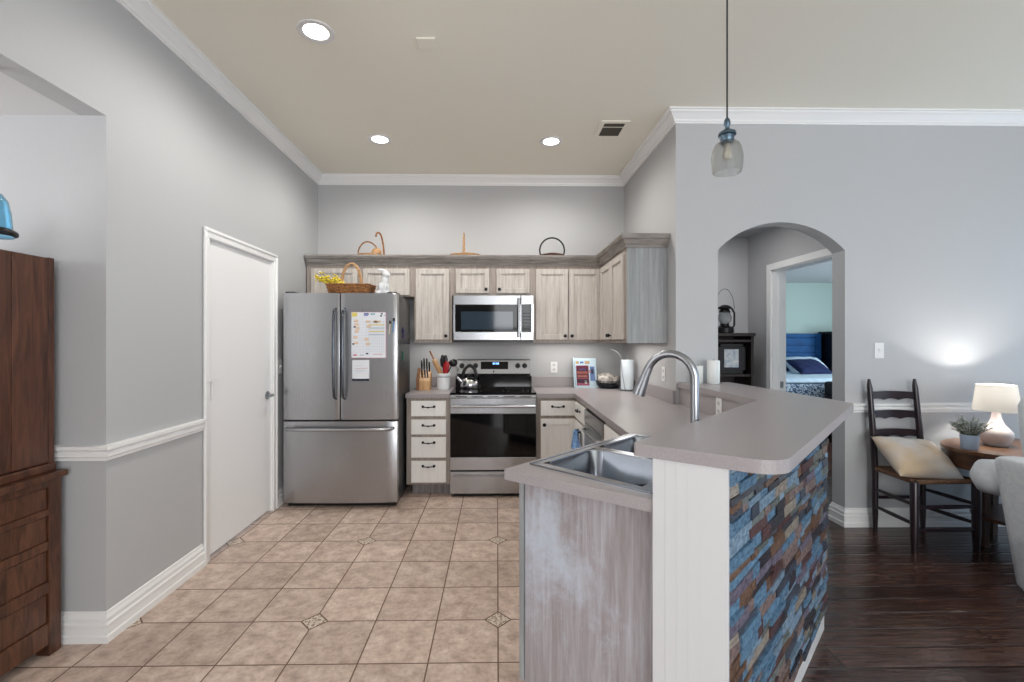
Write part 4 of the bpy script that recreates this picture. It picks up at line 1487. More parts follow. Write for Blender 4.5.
m.build('basket', plain('dark_wire', (58, 62, 70), .4, .6), t, smooth=60)
m = MB()
for c, r, sc_ in (((bx - 0.035, by - 0.02, WT1 + 0.085), 0.06, (1.2, .9, .8)), ((bx + 0.05, by, WT1 + 0.075), 0.055, (1, .9, .85)), ((bx - 0.01, by + 0.03, WT1 + 0.11), 0.055, (1.3, .8, .7)), ((bx - 0.07, by, WT1 + 0.12), 0.028, (1.3, .7, .8))):
    m.ball(c, r, sc_, 24)
for v in m.bm.verts:
    q = mnoise.noise_vector(v.co * 34) * 0.012 + mnoise.noise_vector(v.co * 80) * 0.005
    v.co += q
    v.co.z = max(v.co.z, WT1 + 0.04)
tag(m.build('food_bag', noisy('crumpled_bag', (150, 140, 132), (218, 214, 208), 26, rough=.3, bump=.5, bd=.01), smooth=40), 'crumpled bag of food filling the wire basket', 'bag')
PT = (1.222, 4.30)
t = thing('paper_towel_holder', (*PT, WT1), 'white paper towel roll on a thin wire stand near the corner', 'paper towel')
MB().lathe([(0.07, WT1), (0.07, WT1 + 0.006), (0.006, WT1 + 0.012), (0.005, WT1 + 0.30), (0.010, WT1 + 0.31), (0.001, WT1 + 0.315)], *PT, 28).build('stand', 'chrome', t, smooth=40)
m = MB()
m.lathe([(0.020, WT1 + 0.013), (0.058, WT1 + 0.013), (0.0585, WT1 + 0.02), (0.0585, WT1 + 0.283), (0.057, WT1 + 0.288), (0.020, WT1 + 0.288)], *PT, 40)
m.build('roll', noisy('quilted_paper', (212, 224, 232), (222, 232, 238), 120, rough=.9, bump=.2), t, smooth=40)
m = MB()
m.tube(curve_through([(PT[0] - 0.035, PT[1] - 0.06, WT1 + 0.008), (PT[0] - 0.062, PT[1] - 0.03, WT1 + 0.2), (PT[0] - 0.066, PT[1] - 0.02, WT1 + 0.32), (PT[0] - 0.10, PT[1], WT1 + 0.37), (PT[0] - 0.15, PT[1] + 0.02, WT1 + 0.385)]), 0.0025, 8)
m.build('tension_arm', 'chrome', t, smooth=60)
# blue towel on the slim cabinet's door handle
m = MB()


def tow(u, v):
    z = 0.632 - 0.13 * v + 0.008 * math.sin(u * 15) * v
    return (BX - 0.05 - 0.015 * math.sin(u * 9 + v * 4) - 0.035 * v * math.sin(PI * u), 3.775 + 0.16 * (u - 0.5) * (0.7 + 0.9 * v) - 0.05 * v, z)


m.grid(tow, 18, 10)
o = m.build('dish_towel', 'blue_towel', smooth=80, mods=lambda o: setattr(o.modifiers.new('thickness', 'SOLIDIFY'), 'thickness', 0.012))
tag(o, 'blue dish towel hanging from the slim corner cabinet handle', 'towel')


# candles on the bar ledge
def candle(x, y, r, h, lab):
    t = thing('pillar_candle', (x, y, 1.067), lab, 'candle', 'white candles on the bar')
    MB().lathe([(r * .94, 1.067), (r, 1.070), (r, 1.067 + h - .004), (r * .95, 1.067 + h), (r * .4, 1.067 + h - .006), (.002, 1.067 + h - .006)], x, y, 28).build('wax', plain('white_wax', (226, 230, 230), .45, Subsurface_Weight=0.1), t, smooth=40)
    MB().tube([(x, y, 1.067 + h - .008), (x + .002, y, 1.067 + h + .010)], .0015, 6).build('wick', 'black_plastic', t)


candle(1.535, 3.24, 0.042, 0.165, 'thick white pillar candle near the arch on the bar ledge')
candle(1.445, 3.28, 0.032, 0.125, 'slimmer white pillar candle on the bar ledge, nearer the faucet')


# ---------------------------------------------------------------- wall plates
def plate_on(name, T, label, cat, kind):
    t = thing(name, tuple(T.translation), label, cat, 'electrical wall plates')
    m = MB(T)
    m.box(-0.035, 0, -0.057, 0.035, 0.006, 0.057, 0.002)
    m.build('cover', 'white_plastic', t)
    m = MB(T)
    if kind == 'switch':
        m.box(-0.008, 0.006, -0.016, 0.008, 0.009, 0.016, 0.001)
        m.box(-0.004, 0.006, 0.0, 0.004, 0.018, 0.008, 0.001)
        m.build('toggle', 'white_plastic', t)
    else:
        for z in (-0.024, 0.024):
            m.lathe_axis([(0.016, 0.006), (0.015, 0.0075), (0.002, 0.0075)], (0, 0, z), (0, 1, 0), 20)
        m.build('socket', plain('socket_face', (206, 206, 206), .4), t)
        m = MB(T)
        for z in (-0.024, 0.024):
            for x in (-0.006, 0.006):
                m.box(x - 0.0012, 0.0074, z - 0.004, x + 0.0012, 0.008, z + 0.005)
        m.build('slot', 'black_plastic', t)
    return t


plate_on('light_switch', frame((2.825, YR, 1.30), (1, 0, 0), (0, -1, 0)), 'white light switch on the living-room wall right of the arch', 'switch', 'switch')
plate_on('light_switch', frame((xl(3.87), 3.87, 1.155), (0, 1, 0), (1, 0, 0)), 'white light switch on the left wall beside the refrigerator', 'switch', 'switch')
plate_on('power_outlet', frame((0.587, YB, 1.10), (1, 0, 0), (0, -1, 0)), 'white outlet on the back wall left of the cookbook', 'outlet', 'outlet')
plate_on('power_outlet', frame((XK, 3.60, 1.11), (0, 1, 0), (-1, 0, 0)), 'white outlet on the right kitchen wall behind the faucet', 'outlet', 'outlet')
plate_on('power_outlet', frame((1.338, 2.745, 0.972), (0, 1, 0), (-1, 0, 0)), 'white outlet low on the half-wall backsplash beneath the bar ledge', 'outlet', 'outlet')


# ---------------------------------------------------------------- baskets and ornaments
def basket_bowl(m, cx, cy, z, rx, ry, h, flare=1.15, n=28, rows=5):
    rings = []
    for j in range(rows + 1):
        f = j / rows
        k = 1 + (flare - 1) * f
        rings.append([(cx + rx * k * math.cos(2 * PI * i / n) * (1 + .012 * (-1) ** (i + j)), cy + ry * k * math.sin(2 * PI * i / n) * (1 + .012 * (-1) ** (i + j)), z + h * f) for i in range(n)])
    for j in range(rows, -1, -1):
        f = j / rows
        k = (1 + (flare - 1) * f) * 0.93
        rings.append([(cx + rx * k * math.cos(2 * PI * i / n), cy + ry * k * math.sin(2 * PI * i / n), z + 0.006 + (h - 0.006) * f) for i in range(n)])
    m.loft(rings, True, True)
    k = flare
    m.tube([(cx + rx * k * .97 * math.cos(2 * PI * i / n), cy + ry * k * .97 * math.sin(2 * PI * i / n), z + h) for i in range(n)], 0.006, 8, loop=True)


TOPZ = 2.166
t = thing('wicker_basket', (-1.23, 4.5, TOPZ), 'low tan basket with two looped handles on the cabinet tops, above the refrigerator', 'basket', 'baskets on the cabinet tops')
m = MB()
basket_bowl(m, -1.235, 4.50, TOPZ, 0.10, 0.07, 0.045)
m.ball((-1.165, 4.47, TOPZ + 0.065), 0.05, (1, .7, .8))
m.build('body', 'wicker_light', t, smooth=60)
m = MB()
m.tube(curve_through([(-1.345, 4.48, TOPZ + 0.03), (-1.345, 4.48, TOPZ + 0.09), (-1.30, 4.48, TOPZ + 0.16), (-1.23, 4.48, TOPZ + 0.17), (-1.17, 4.48, TOPZ + 0.12), (-1.15, 4.48, TOPZ + 0.06)]), 0.007, 8)
m.build('handle', 'wicker', t, smooth=60)
m = MB()
m.tube(curve_through([(-1.18, 4.5, TOPZ + 0.22), (-1.17, 4.5, TOPZ + 0.265), (-1.13, 4.5, TOPZ + 0.25), (-1.107, 4.5, TOPZ + 0.14), (-1.10, 4.5, TOPZ + 0.03)]), 0.009, 8)
m.build('handle', 'wicker', t, smooth=60)
t = thing('wicker_basket', (-0.31, 4.5, TOPZ), 'shallow pale oval basket with an upright hoop handle, above the microwave', 'basket', 'baskets on the cabinet tops')
m = MB()
basket_bowl(m, -0.312, 4.53, TOPZ, 0.13, 0.085, 0.05)
m.ball((-0.312, 4.53, TOPZ + 0.04), 0.09, (1.4, 1, .38))
m.build('body', 'wicker_light', t, smooth=60)
m = MB()
m.tube([(-0.325, 4.53 - 0.095 * math.cos(a), TOPZ + 0.05 + 0.215 * math.sin(a)) for a in [PI * i / 16 for i in range(17)]], 0.006, 8)
m.build('handle', 'wicker_light', t, smooth=60)
t = thing('wicker_basket', (0.545, 4.5, TOPZ), 'dark round basket with a black hoop handle, above the cabinets right of the microwave', 'basket', 'baskets on the cabinet tops')
m = MB()
basket_bowl(m, 0.545, 4.54, TOPZ, 0.10, 0.09, 0.05)
m.ball((0.545, 4.54, TOPZ + 0.04), 0.085, (1.15, 1, .42))
m.build('body', 'wicker_dark', t, smooth=60)
m = MB()
m.tube([(0.545 - 0.122 * math.cos(a), 4.54, TOPZ + 0.10 + 0.124 * math.sin(a)) for a in [-0.62 + (PI + 1.24) * i / 22 for i in range(23)]], 0.0075, 8)
m.build('handle', 'black_metal', t, smooth=60)

FT = 1.7525
t = thing('wicker_basket', (-1.235, 3.90, FT), 'long brown wicker basket with a tall arched handle on top of the refrigerator', 'basket')
m = MB()
pts = []


def rect_ring(rx, ry, z, cx=-1.235, cy=3.925):
    return [(x, y, z) for x, y in rounded([(cx - rx, cy - ry), (cx + rx, cy - ry), (cx + rx, cy + ry), (cx - rx, cy + ry)], [0.03] * 4, 4)]


m.loft([rect_ring(0.155, 0.085, FT), rect_ring(0.16, 0.09, FT + 0.005), rect_ring(0.178, 0.105, FT + 0.085), rect_ring(0.166, 0.094, FT + 0.085), rect_ring(0.15, 0.08, FT + 0.012)])
for j in range(7):
    f = j / 6
    rr = rect_ring(0.161 + 0.018 * f, 0.091 + 0.015 * f, FT + 0.0115 + 0.076 * f)
    m.tube([(x + 0.003 * (-1) ** (i + j), y + 0.003 * (-1) ** (i + j), z + 0.002 * (-1) ** i) for i, (x, y, z) in enumerate(rr)], 0.0075, 6, loop=True)
m.build('body', 'wicker', t, smooth=60)
m = MB()
for dx in (-0.006, 0.006):
    m.tube([(-1.235 + 0.085 * -math.cos(a) + dx, 3.925, FT + 0.07 + 0.205 * math.sin(a)) for a in [PI * i / 18 for i in range(19)]], 0.008, 8)
m.build('handle', 'wicker_light', t, smooth=60)
# yellow blossom in the basket: stems and blossoms
t = thing('flower_spray', (-1.37, 3.9, FT + 0.05), 'spray of small yellow artificial flowers leaning out of the refrigerator basket', 'flowers')
ms, mf, mw = MB(), MB(), MB()
for i in range(9):
    tip = Vector((-1.53 + 0.022 * i + random.uniform(-.02, .02), 3.90 + random.uniform(-.06, .05), FT + 0.185 + random.uniform(-.05, .03) - 0.006 * i))
    b = Vector((-1.33 + 0.01 * i, 3.92, FT + 0.03))
    mid_ = (b + tip) / 2 + Vector((-.01, 0, .03))
    path = [b, mid_, tip]
    ms.tube(path, 0.002, 5)
    for k in range(22):
        f = 0.35 + 0.65 * k / 21
        p = (b * (1 - f) ** 2 + mid_ * 2 * f * (1 - f) + tip * f * f) + Vector((random.uniform(-.02, .02), random.uniform(-.02, .02), random.uniform(-.02, .02)))
        (mw if (f > .93 and i % 3 == 0) else mf).ball(tuple(p), random.uniform(.006, .011), (1, 1, .8), 6)
ms.build('stem', 'stem', t)
mf.build('blossom', 'yellow', t)
mw.build('bud', plain('cream_bud', (224, 216, 196), .7), t)
# rabbit
rx_, ry_ = -0.957, 3.90
m = MB()
m.ball((rx_, ry_, FT + 0.065), 0.055, (0.95, .95, 1.2))
m.ball((rx_ + 0.012, ry_ - 0.012, FT + 0.125), 0.036, (0.9, .9, 1.1))
m.ball((rx_ + 0.024, ry_ - 0.022, FT + 0.178), 0.029, (1.15, .95, 1), rot=Matrix.Rotation(0.3, 4, 'Y'))
m.ball((rx_ + 0.046, ry_ - 0.026, FT + 0.170), 0.016, (1.1, .9, .9))
for dy in (-0.012, 0.014):
    m.ball((rx_ - 0.002, ry_ + dy - 0.02, FT + 0.208), 0.034, (1.4, .36, .42), 14, Matrix.Rotation(0.25, 4, 'Y'))
for dx in (-0.032, 0.040):
    m.ball((rx_ + dx, ry_ - 0.036, FT + 0.02), 0.024, (1, 1.5, .8))
    m.ball((rx_ + dx * 0.6, ry_ - 0.042, FT + 0.075), 0.015, (.9, 1, 2.0))
m.ball((rx_ - 0.045, ry_ + 0.03, FT + 0.03), 0.02)
bm0 = m


def rab(o):
    r = o.modifiers.new('fuse', 'REMESH')
    r.mode = 'VOXEL'
    r.voxel_size = 0.0045
    r.use_smooth_shade = True
    sm = o.modifiers.new('soften', 'SMOOTH')
    sm.iterations = 4


tag(bm0.build('rabbit_figurine', 'white_ceramic', smooth=60, mods=rab), 'white ceramic sitting rabbit figurine on top of the refrigerator', 'figurine')

# ---------------------------------------------------------------- dining side: hutch and blue pendant
HY0, HY1, HXF, HXB = 0.98, 2.085, -1.945, -2.40
t = thing('hutch', ((HXF + HXB) / 2, (HY0 + HY1) / 2, 0), 'dark cherry two-piece hutch standing in the dining alcove', 'hutch')
m = MB()
m.box(HXB, HY0, 0.06, HXF - 0.012, HY1, 0.765)
for y in (HY0, HY1 - 0.055):
    m.box(HXF - 0.06, y, 0.0, HXF, y + 0.055, 0.768, 0.003)
    m.box(HXB, y, 0.0, HXB + 0.06, y + 0.055, 0.768, 0.003)
for z0, z1 in ((0.735, 0.768), (0.612, 0.640), (0.462, 0.500), (0.275, 0.325), (0.05, 0.145)):
    m.box(HXF - 0.02, HY0 + 0.05, z0, HXF - 0.003, HY1 - 0.05, z1, 0.003)
m.box(HXB, HY0 - 0.02, 0.768, HXF + 0.018, HY1 + 0.015, 0.795, 0.005)
m.build('base_body', 'cherry', t)
for z0, z1 in ((0.642, 0.733), (0.503, 0.610), (0.328, 0.459), (0.148, 0.272)):
    for y0, y1 in ((HY0 + 0.058, (HY0 + HY1) / 2 - 0.006), ((HY0 + HY1) / 2 + 0.006, HY1 - 0.058)):
        m = MB()
        m.box(HXF - 0.03, y0, z0, HXF - 0.008, y1, z1, 0.004)
        d = m.build('drawer', 'cherry', t)
        m = MB()
        m.lathe_axis([(0.006, 0), (0.006, 0.012), (0.014, 0.018), (0.012, 0.026), (0.002, 0.028)], (HXF - 0.008, (y0 + y1) / 2, (z0 + z1) / 2), (1, 0, 0), 14)
        m.build('knob', 'black_metal', d, smooth=50)
m = MB()
m.box(HXB + 0.02, HY0 + 0.02, 0.795, HXF - 0.045, HY1 - 0.003, 1.738)
m.box(HXF - 0.045, HY1 - 0.03, 0.83, HXF - 0.028, HY1 - 0.003, 1.738, 0.002)
m.box(HXF - 0.045, HY0 + 0.02, 0.83, HXF - 0.028, HY0 + 0.05, 1.738, 0.002)
m.box(HXF - 0.06, HY0 + 0.015, 0.795, HXF - 0.02, HY1 - 0.001, 0.832, 0.006)
m.build('upper_body', 'cherry_v', t)
q = (HY0 + HY1) / 2
for y0, y1 in ((HY0 + 0.055, q - 0.002), (q + 0.002, HY1 - 0.033)):
    T = frame((HXF - 0.045, y0, 0.838), (0, 1, 0), (1, 0, 0))
    m = MB(T)
    w_ = y1 - y0
    m.box(0, 0, 0, 0.15, 0.018, 0.895, 0.002)
    m.box(w_ - 0.15, 0, 0, w_, 0.018, 0.895, 0.002)
    m.box(0.1505, 0, 0, w_ - 0.1505, 0.015, 0.895, 0.002)
    d = m.build('door', 'cherry_v', t)
    knob(d, T, 0.03 if y0 > 1.4 else y1 - y0 - 0.03, 0.4, 0.018)

BP = (-1.89, 1.75)
t = thing('glass_pendant', (*BP, 2.40), 'blue glass bell pendant with a dark rim hanging above the hutch', 'pendant lamp')
MB().lathe([(0.014, 2.40), (0.014, 2.39), (0.004, 2.38)], *BP, 24).build('canopy', 'black_metal', t, smooth=40)
MB().tube([(*BP, 2.38), (*BP, 1.936)], 0.003, 8).build('cord', 'black_plastic', t)
MB().lathe([(0.012, 1.927), (0.03, 1.922), (0.045, 1.897), (0.053, 1.852), (0.056, 1.802), (0.058, 1.784), (0.055, 1.784), (0.050, 1.852), (0.042, 1.894), (0.028, 1.918), (0.012, 1.923)], *BP, 40, False).build('glass_shade', 'blue_glass', t, smooth=60)
MB().lathe([(0.056, 1.793), (0.070, 1.784), (0.072, 1.776), (0.070, 1.768), (0.060, 1.766), (0.058, 1.782)], *BP, 40, False).build('rim', plain('dark_bronze', (34, 30, 32), .3, .6), t, smooth=50)
MB().lathe([(0.068, 1.770), (0.058, 1.760), (0.03, 1.756), (0.002, 1.755)], *BP, 40, False).build('lower_glass', 'blue_glass', t, smooth=60)

# ---------------------------------------------------------------- living room: chair, pillow, table, lamp, plant, armchair
t = thing('ladderback_chair', (2.91, 3.12, 0), 'dark ladder-back chair with a woven rush seat against the living-room wall', 'chair')
fL, fR = (2.72, 2.955), (3.14, 2.965)
rL, rR = (2.735, 3.285), (3.085, 3.285)
for (x, y), xt in ((rL, 2.705), (rR, 3.04)):
    m = MB()
    m.tube([(x, y, 0), (x, y, 0.12), (x, y, 0.45), ((x + xt) / 2, y + 0.005, 0.75), (xt, y + 0.012, 1.03), (xt - 0.002, y + 0.014, 1.06), (xt - 0.003, y + 0.015, 1.095)], [0.014, 0.0185, 0.0205, 0.0205, 0.0175, 0.014, 0.008], 14)
    m.build('rear_post', 'dark_chair', t, smooth=50)
for x, y in (fL, fR):
    m = MB()
    m.tube([(x, y, 0), (x, y, 0.1), (x, y, 0.44), (x, y, 0.455)], [0.017, 0.0235, 0.025, 0.018], 14)
    m.build('front_leg', 'dark_chair', t, smooth=50)


def rung(a, b, z, r=0.0122):
    m = MB()
    p, q = Vector((*a, z)), Vector((*b, z))
    m.tube([p, p.lerp(q, .2), p.lerp(q, .5), p.lerp(q, .8), q], [r * .8, r, r * 1.15, r, r * .8], 10)
    m.build('stretcher', 'dark_chair', t, smooth=60)


for z in (0.135, 0.285):
    rung(fL, fR, z)
for z in (0.175, 0.30):
    rung(fL, rL, z)
    rung(fR, rR, z)
rung(rL, rR, 0.24)
for zt, zb in ((1.005, 0.94), (0.868, 0.803), (0.732, 0.670)):
    m = MB()
    f = ((zt + zb) / 2 - 0.45) / 0.58
    xa, xb = rL[0] + (2.705 - rL[0]) * f, rR[0] + (3.04 - rR[0]) * f
    n = 24
    rings = []
    for i in range(n + 1):
        s = i / n
        x = xa + (xb - xa) * s
        bow = 0.022 * math.sin(PI * s)
        ztop = zt - 0.006 * (1 - math.sin(PI * s)) + 0.0
        zbot = zb + 0.012 * abs(math.sin(3 * PI * s)) * (1 if 0 < s < 1 else 0)
        y = 3.29 + 0.008 * f + bow
        rings.append([(x, y - 0.006, zbot), (x, y - 0.006, ztop), (x, y + 0.005, ztop), (x, y + 0.005, zbot)])
    m.loft(rings)
    m.build('back_slat', 'dark_chair', t)
m = MB()
c = Vector(((fL[0] + fR[0] + rL[0] + rR[0]) / 4, (fL[1] + rL[1]) / 2, 0.44))
cor = [Vector((*fL, 0.45)), Vector((*fR, 0.45)), Vector((*rR, 0.45)), Vector((*rL, 0.45))]
for k in range(4):
    a, b = cor[k], cor[(k + 1) % 4]
    m.tube([a.lerp(b, .03), a.lerp(b, .97)], 0.016, 10)
n = 14
def seatp(u, v):
    a = cor[0].lerp(cor[1], u)
    b = cor[3].lerp(cor[2], u)
    p = a.lerp(b, v)
    e = min(u, 1 - u, v, 1 - v) * 2
    return (p.x, p.y, 0.462 - 0.016 * e)
def seatb(u, v):
    p = seatp(u, v)
    return (p[0], p[1], p[2] - 0.024)
m.grid(seatp, n, n)
m.grid(seatb, n, n)
m.build('seat', 'rush', t, smooth=50)


def cushion(m, T, w, h, d, pinch=0.10, n=22):
    old = m.T
    m.T = T

    def side(sg):
        def f(u, v):
            a, b = u * 2 - 1, v * 2 - 1
            e = max(0.0, (1 - a * a)) ** 0.42 * max(0.0, (1 - b * b)) ** 0.42
            k = 1 - pinch * (1 - abs(a)) * abs(b) ** 3 * 0.9
            k2 = 1 - pinch * (1 - abs(b)) * abs(a) ** 3 * 0.9
            wr = 0.006 * math.sin(a * 9 + b * 5) * e + 0.004 * math.sin(b * 13 - a * 4) * e
            return (a * w / 2 * k2, sg * (d / 2 * e + (wr if sg < 0 else 0)), b * h / 2 * k)
        return f
    m.grid(side(1), n, n)
    m.grid(side(-1), n, n)
    m.T = old
    return m


T = Matrix.Translation((2.868, 3.10, 0.57)) @ Matrix.Rotation(math.radians(5), 4, 'Y') @ Matrix.Rotation(math.radians(-52), 4, 'X')
tag(cushion(MB(), T, 0.44, 0.335, 0.16).build('throw_pillow', 'pillow', smooth=70), 'tan and grey throw pillow leaning on the ladder-back chair', 'pillow')

# side table
TX, TY, TZ = 3.52, 2.99, 0.66
t = thing('side_table', (TX, TY, 0), 'oval brown wooden side table with lower shelf beneath the lamp', 'table')
ell = lambda a, b, n=48: [(TX + a * math.cos(2 * PI * i / n), TY + b * math.sin(2 * PI * i / n)) for i in range(n)]
MB().prism(ell(0.49, 0.345), TZ - 0.022, TZ, 0.005).build('table_top', 'table_wood', t, smooth=30)
MB().prism(ell(0.465, 0.32), TZ - 0.13, TZ - 0.022).build('apron', 'table_dark', t, smooth=30)
MB().prism(ell(0.31, 0.24), 0.19, 0.21, 0.004).build('shelf', 'table_dark', t, smooth=30)
for dx, dy in ((-0.265, 0.03), (0.265, 0.03), (0, 0.22), (0, -0.22)):
    m = MB()
    x, y = TX + dx, TY + dy
    m.loft([[(x - s, y - s, z), (x + s, y - s, z), (x + s, y + s, z), (x - s, y + s, z)] for s, z in ((0.016, 0), (0.024, TZ - 0.13))])
    m.build('leg', 'table_dark', t)

LX, LY = 3.40, 3.08
t = thing('table_lamp', (LX, LY, TZ), 'lit white-shaded table lamp with a blush ceramic base', 'lamp')
MB().lathe([(0.054, TZ), (0.061, TZ + 0.004), (0.063, TZ + 0.012), (0.076, TZ + 0.035), (0.086, TZ + 0.065), (0.083, TZ + 0.092), (0.063, TZ + 0.118), (0.040, TZ + 0.145), (0.028, TZ + 0.18), (0.023, TZ + 0.21), (0.021, TZ + 0.25), (0.010, TZ + 0.252)], LX, LY, 40).build('base', 'lamp_base', t, smooth=50)
MB().lathe([(0.012, TZ + 0.25), (0.012, TZ + 0.30), (0.018, TZ + 0.302), (0.018, TZ + 0.34), (0.004, TZ + 0.342)], LX, LY, 16).build('socket', 'chrome', t, smooth=40)
sp = [(0.121, TZ + 0.235), (0.120, TZ + 0.243), (0.099, TZ + 0.405), (0.098, TZ + 0.413)]
MB().lathe(sp + [(r - 0.003, z) for r, z in sp[::-1]] + [sp[0]], LX, LY, 48, False).build('lamp_shade', 'shade', t, smooth=50)
m = MB()
for k in range(3):
    a = 2 * PI * k / 3
    m.tube([(LX, LY, TZ + 0.395), (LX + 0.097 * math.cos(a), LY + 0.097 * math.sin(a), TZ + 0.400)], 0.002, 6)
m.tube([(LX + 0.02, LY, TZ + 0.30), (LX + 0.035, LY, TZ + 0.35), (LX, LY, TZ + 0.395)], 0.002, 6)
m.tube([(LX - 0.02, LY, TZ + 0.30), (LX - 0.035, LY, TZ + 0.35), (LX, LY, TZ + 0.395)], 0.002, 6)
m.build('harp', 'chrome', t)
l = bpy.data.lights.new('lamp_bulb_light', 'POINT')
l.energy = 21.0
l.color = (1.0, 0.95, 0.88)
l.shadow_soft_size = 0.03
o = bpy.data.objects.new('lamp_bulb_light', l)
o.location = (0, 0, 0.335)
o.parent = t
COL.objects.link(o)

PX_, PY_ = 3.115, 2.985
t = thing('potted_plant', (PX_, PY_, TZ), 'small dusty-green plant in a pale blue pot on the side table', 'plant')
MB().lathe([(0.041, TZ), (0.043, TZ + 0.003), (0.048, TZ + 0.092), (0.045, TZ + 0.094), (0.042, TZ + 0.08), (0.002, TZ + 0.078)], PX_, PY_, 32).build('pot', 'pot_blue', t, smooth=40)
ms, ml = MB(), MB()
for i in range(46):
    a = random.uniform(0, 2 * PI)
    sp_ = random.uniform(0.1, 1.0)
    L = random.uniform(0.09, 0.15)
    b = Vector((PX_ + 0.02 * math.cos(a), PY_ + 0.02 * math.sin(a), TZ + 0.075))
    dirv = Vector((math.cos(a) * sp_, math.sin(a) * sp_, 1.0)).normalized()
    tip = b + dirv * L + Vector((0, 0, -0.02 * sp_))
    ms.tube([b, b.lerp(tip, .5) + Vector((0, 0, .01)), tip], 0.0013, 5)
    for k in range(11):
        f = 0.25 + 0.75 * k / 10
        p = b.lerp(tip, f) + Vector((0, 0, .01 * math.sin(PI * f)))
        aa = k * 2.4 + i
        dv = Vector((math.cos(aa), math.sin(aa), 0.4)).normalized()
        sd = dv.cross(Vector((0, 0, 1))).normalized()
        ln = random.uniform(.018, .028)
        q1 = p + dv * ln * .5 + sd * ln * .42
        q2 = p + dv * ln
        q3 = p + dv * ln * .5 - sd * ln * .42
        vs = [ml.bm.verts.new(v) for v in (p, q1, q2, q3)]
        ml.bm.faces.new(vs)
ms.build('stem', 'stem', t)
lf = ml.build('foliage', 'leaf', t)
lf['kind'] = 'stuff'

# armchair at the right edge of the picture
t = thing('armchair', (3.25, 2.2, 0), 'pale grey upholstered armchair beside the side table', 'armchair')


def rbox(m, x0, y0, z0, x1, y1, z1, r, lean_x=0.0):
    lo = rounded([(x0, y0), (x1, y0), (x1, y1), (x0, y1)], [r] * 4, 5)
    cx, cy = (x0 + x1) / 2, (y0 + y1) / 2
    rings = []
    for k, z in ((0.94, z0), (1.0, z0 + r * .5), (1.0, z1 - r * .8), (0.975, z1 - r * .3), (0.93, z1 - r * .07), (0.86, z1)):
        sh = lean_x * (z - z0)
        rings.append([(cx + (x - cx) * (1 - (1 - k) * min(1.0, 0.5 / max(abs(x1 - x0), .1))) + sh, cy + (y - cy) * k, z) for x, y in lo])
    m.loft(rings)


m = MB()
rbox(m, 2.835, 1.80, 0.02, 2.995, 2.49, 0.745, 0.05, -0.185)
m.build('arm', 'grey_fabric', t, smooth=60)
m = MB()
rbox(m, 3.62, 1.80, 0.02, 3.77, 2.49, 0.715, 0.05, 0.03)
m.build('arm', 'grey_fabric', t, smooth=60)
m = MB()
rbox(m, 2.92, 1.80, 0.10, 3.65, 2.45, 0.46, 0.05)
m.build('seat', 'grey_fabric', t, smooth=60)
m = MB()
m.loft([[(x, y, z) for x, y in rounded([(3.0 - k, 2.40 + l_), (3.66 + k, 2.40 + l_), (3.66 + k, 2.55 + l_), (3.0 - k, 2.55 + l_)], [0.06] * 4, 6)]
        for k, l_, z in ((0, 0, .08), (0.02, .01, .5), (0.025, .05, .80), (0.02, .07, 1.0), (-0.02, .08, 1.05))])
m.build('backrest', 'grey_fabric', t, smooth=60)
m = MB()
m.tube([(2.86, 2.44, 0.60), (2.84, 2.54, 0.60), (2.815, 2.62, 0.59), (2.81, 2.66, 0.585)], [0.09, 0.102, 0.094, 0.04], 18)
m.build('arm_roll', 'grey_fabric', t, smooth=70)

# ---------------------------------------------------------------- hall shelf, lantern, bedroom
SX0, SX1, SY0, SY1, SZT = 2.0, 2.455, 4.36, 4.69, 1.446
t = thing('bookshelf', ((SX0 + SX1) / 2, 4.5, 0), 'dark espresso bookshelf in the hall behind the arch', 'bookshelf')
m = MB()
m.box(SX0, SY0, 0, SX0 + 0.025, SY1, SZT - 0.03)
m.box(SX1 - 0.025, SY0, 0, SX1, SY1, SZT - 0.03)
m.box(SX0, SY1 - 0.012, 0, SX1, SY1, SZT - 0.03)
m.box(SX0 - 0.012, SY0 - 0.015, SZT - 0.03, SX1 + 0.012, SY1, SZT, 0.003)
m.build('carcass', 'shelf_dark', t)
for z in (0.08, 0.42, 0.76, 1.03, 1.36):
    MB().box(SX0 + 0.025, SY0 + 0.006, z, SX1 - 0.025, SY1 - 0.012, z + 0.022).build('shelf', 'shelf_dark', t)
t = thing('picture_frame', (2.265, 4.42, 1.053), 'black framed photo with pale mat standing on the hall bookshelf', 'picture frame')
m = MB()
for q in ((2.135, 1.053, 2.165, 1.345), (2.375, 1.053, 2.405, 1.345), (2.135, 1.053, 2.405, 1.09), (2.135, 1.31, 2.405, 1.345)):
    m.box(q[0], 4.41, q[1], q[2], 4.428, q[3], 0.003)
m.build('frame', 'black_plastic', t)
m = MB()
m.box(2.165, 4.418, 1.09, 2.375, 4.424, 1.31)
m.mi = 1
m.box(2.20, 4.4165, 1.115, 2.34, 4.42, 1.29)
m.build('photo', [plain('dark_mat', (30, 30, 36), .6), noisy('pale_photo', (150, 166, 184), (206, 208, 206), 22, rough=.4)], t)
t = thing('hurricane_lantern', (2.235, 4.48, SZT), 'black hurricane lantern with a wire bail on top of the bookshelf', 'lantern')
hx, hy, hz = 2.235, 4.48, SZT
MB().lathe([(0.075, hz), (0.082, hz + 0.006), (0.082, hz + 0.05), (0.06, hz + 0.065), (0.04, hz + 0.075), (0.04, hz + 0.095)], hx, hy, 28).build('fuel_tank', 'black_metal', t, smooth=40)
MB().lathe([(0.038, hz + 0.095), (0.058, hz + 0.125), (0.062, hz + 0.155), (0.05, hz + 0.19), (0.04, hz + 0.205), (0.038, hz + 0.205), (0.047, hz + 0.19), (0.058, hz + 0.155), (0.054, hz + 0.125), (0.036, hz + 0.097)], hx, hy, 28, False).build('globe', 'clear_glass', t, smooth=60)
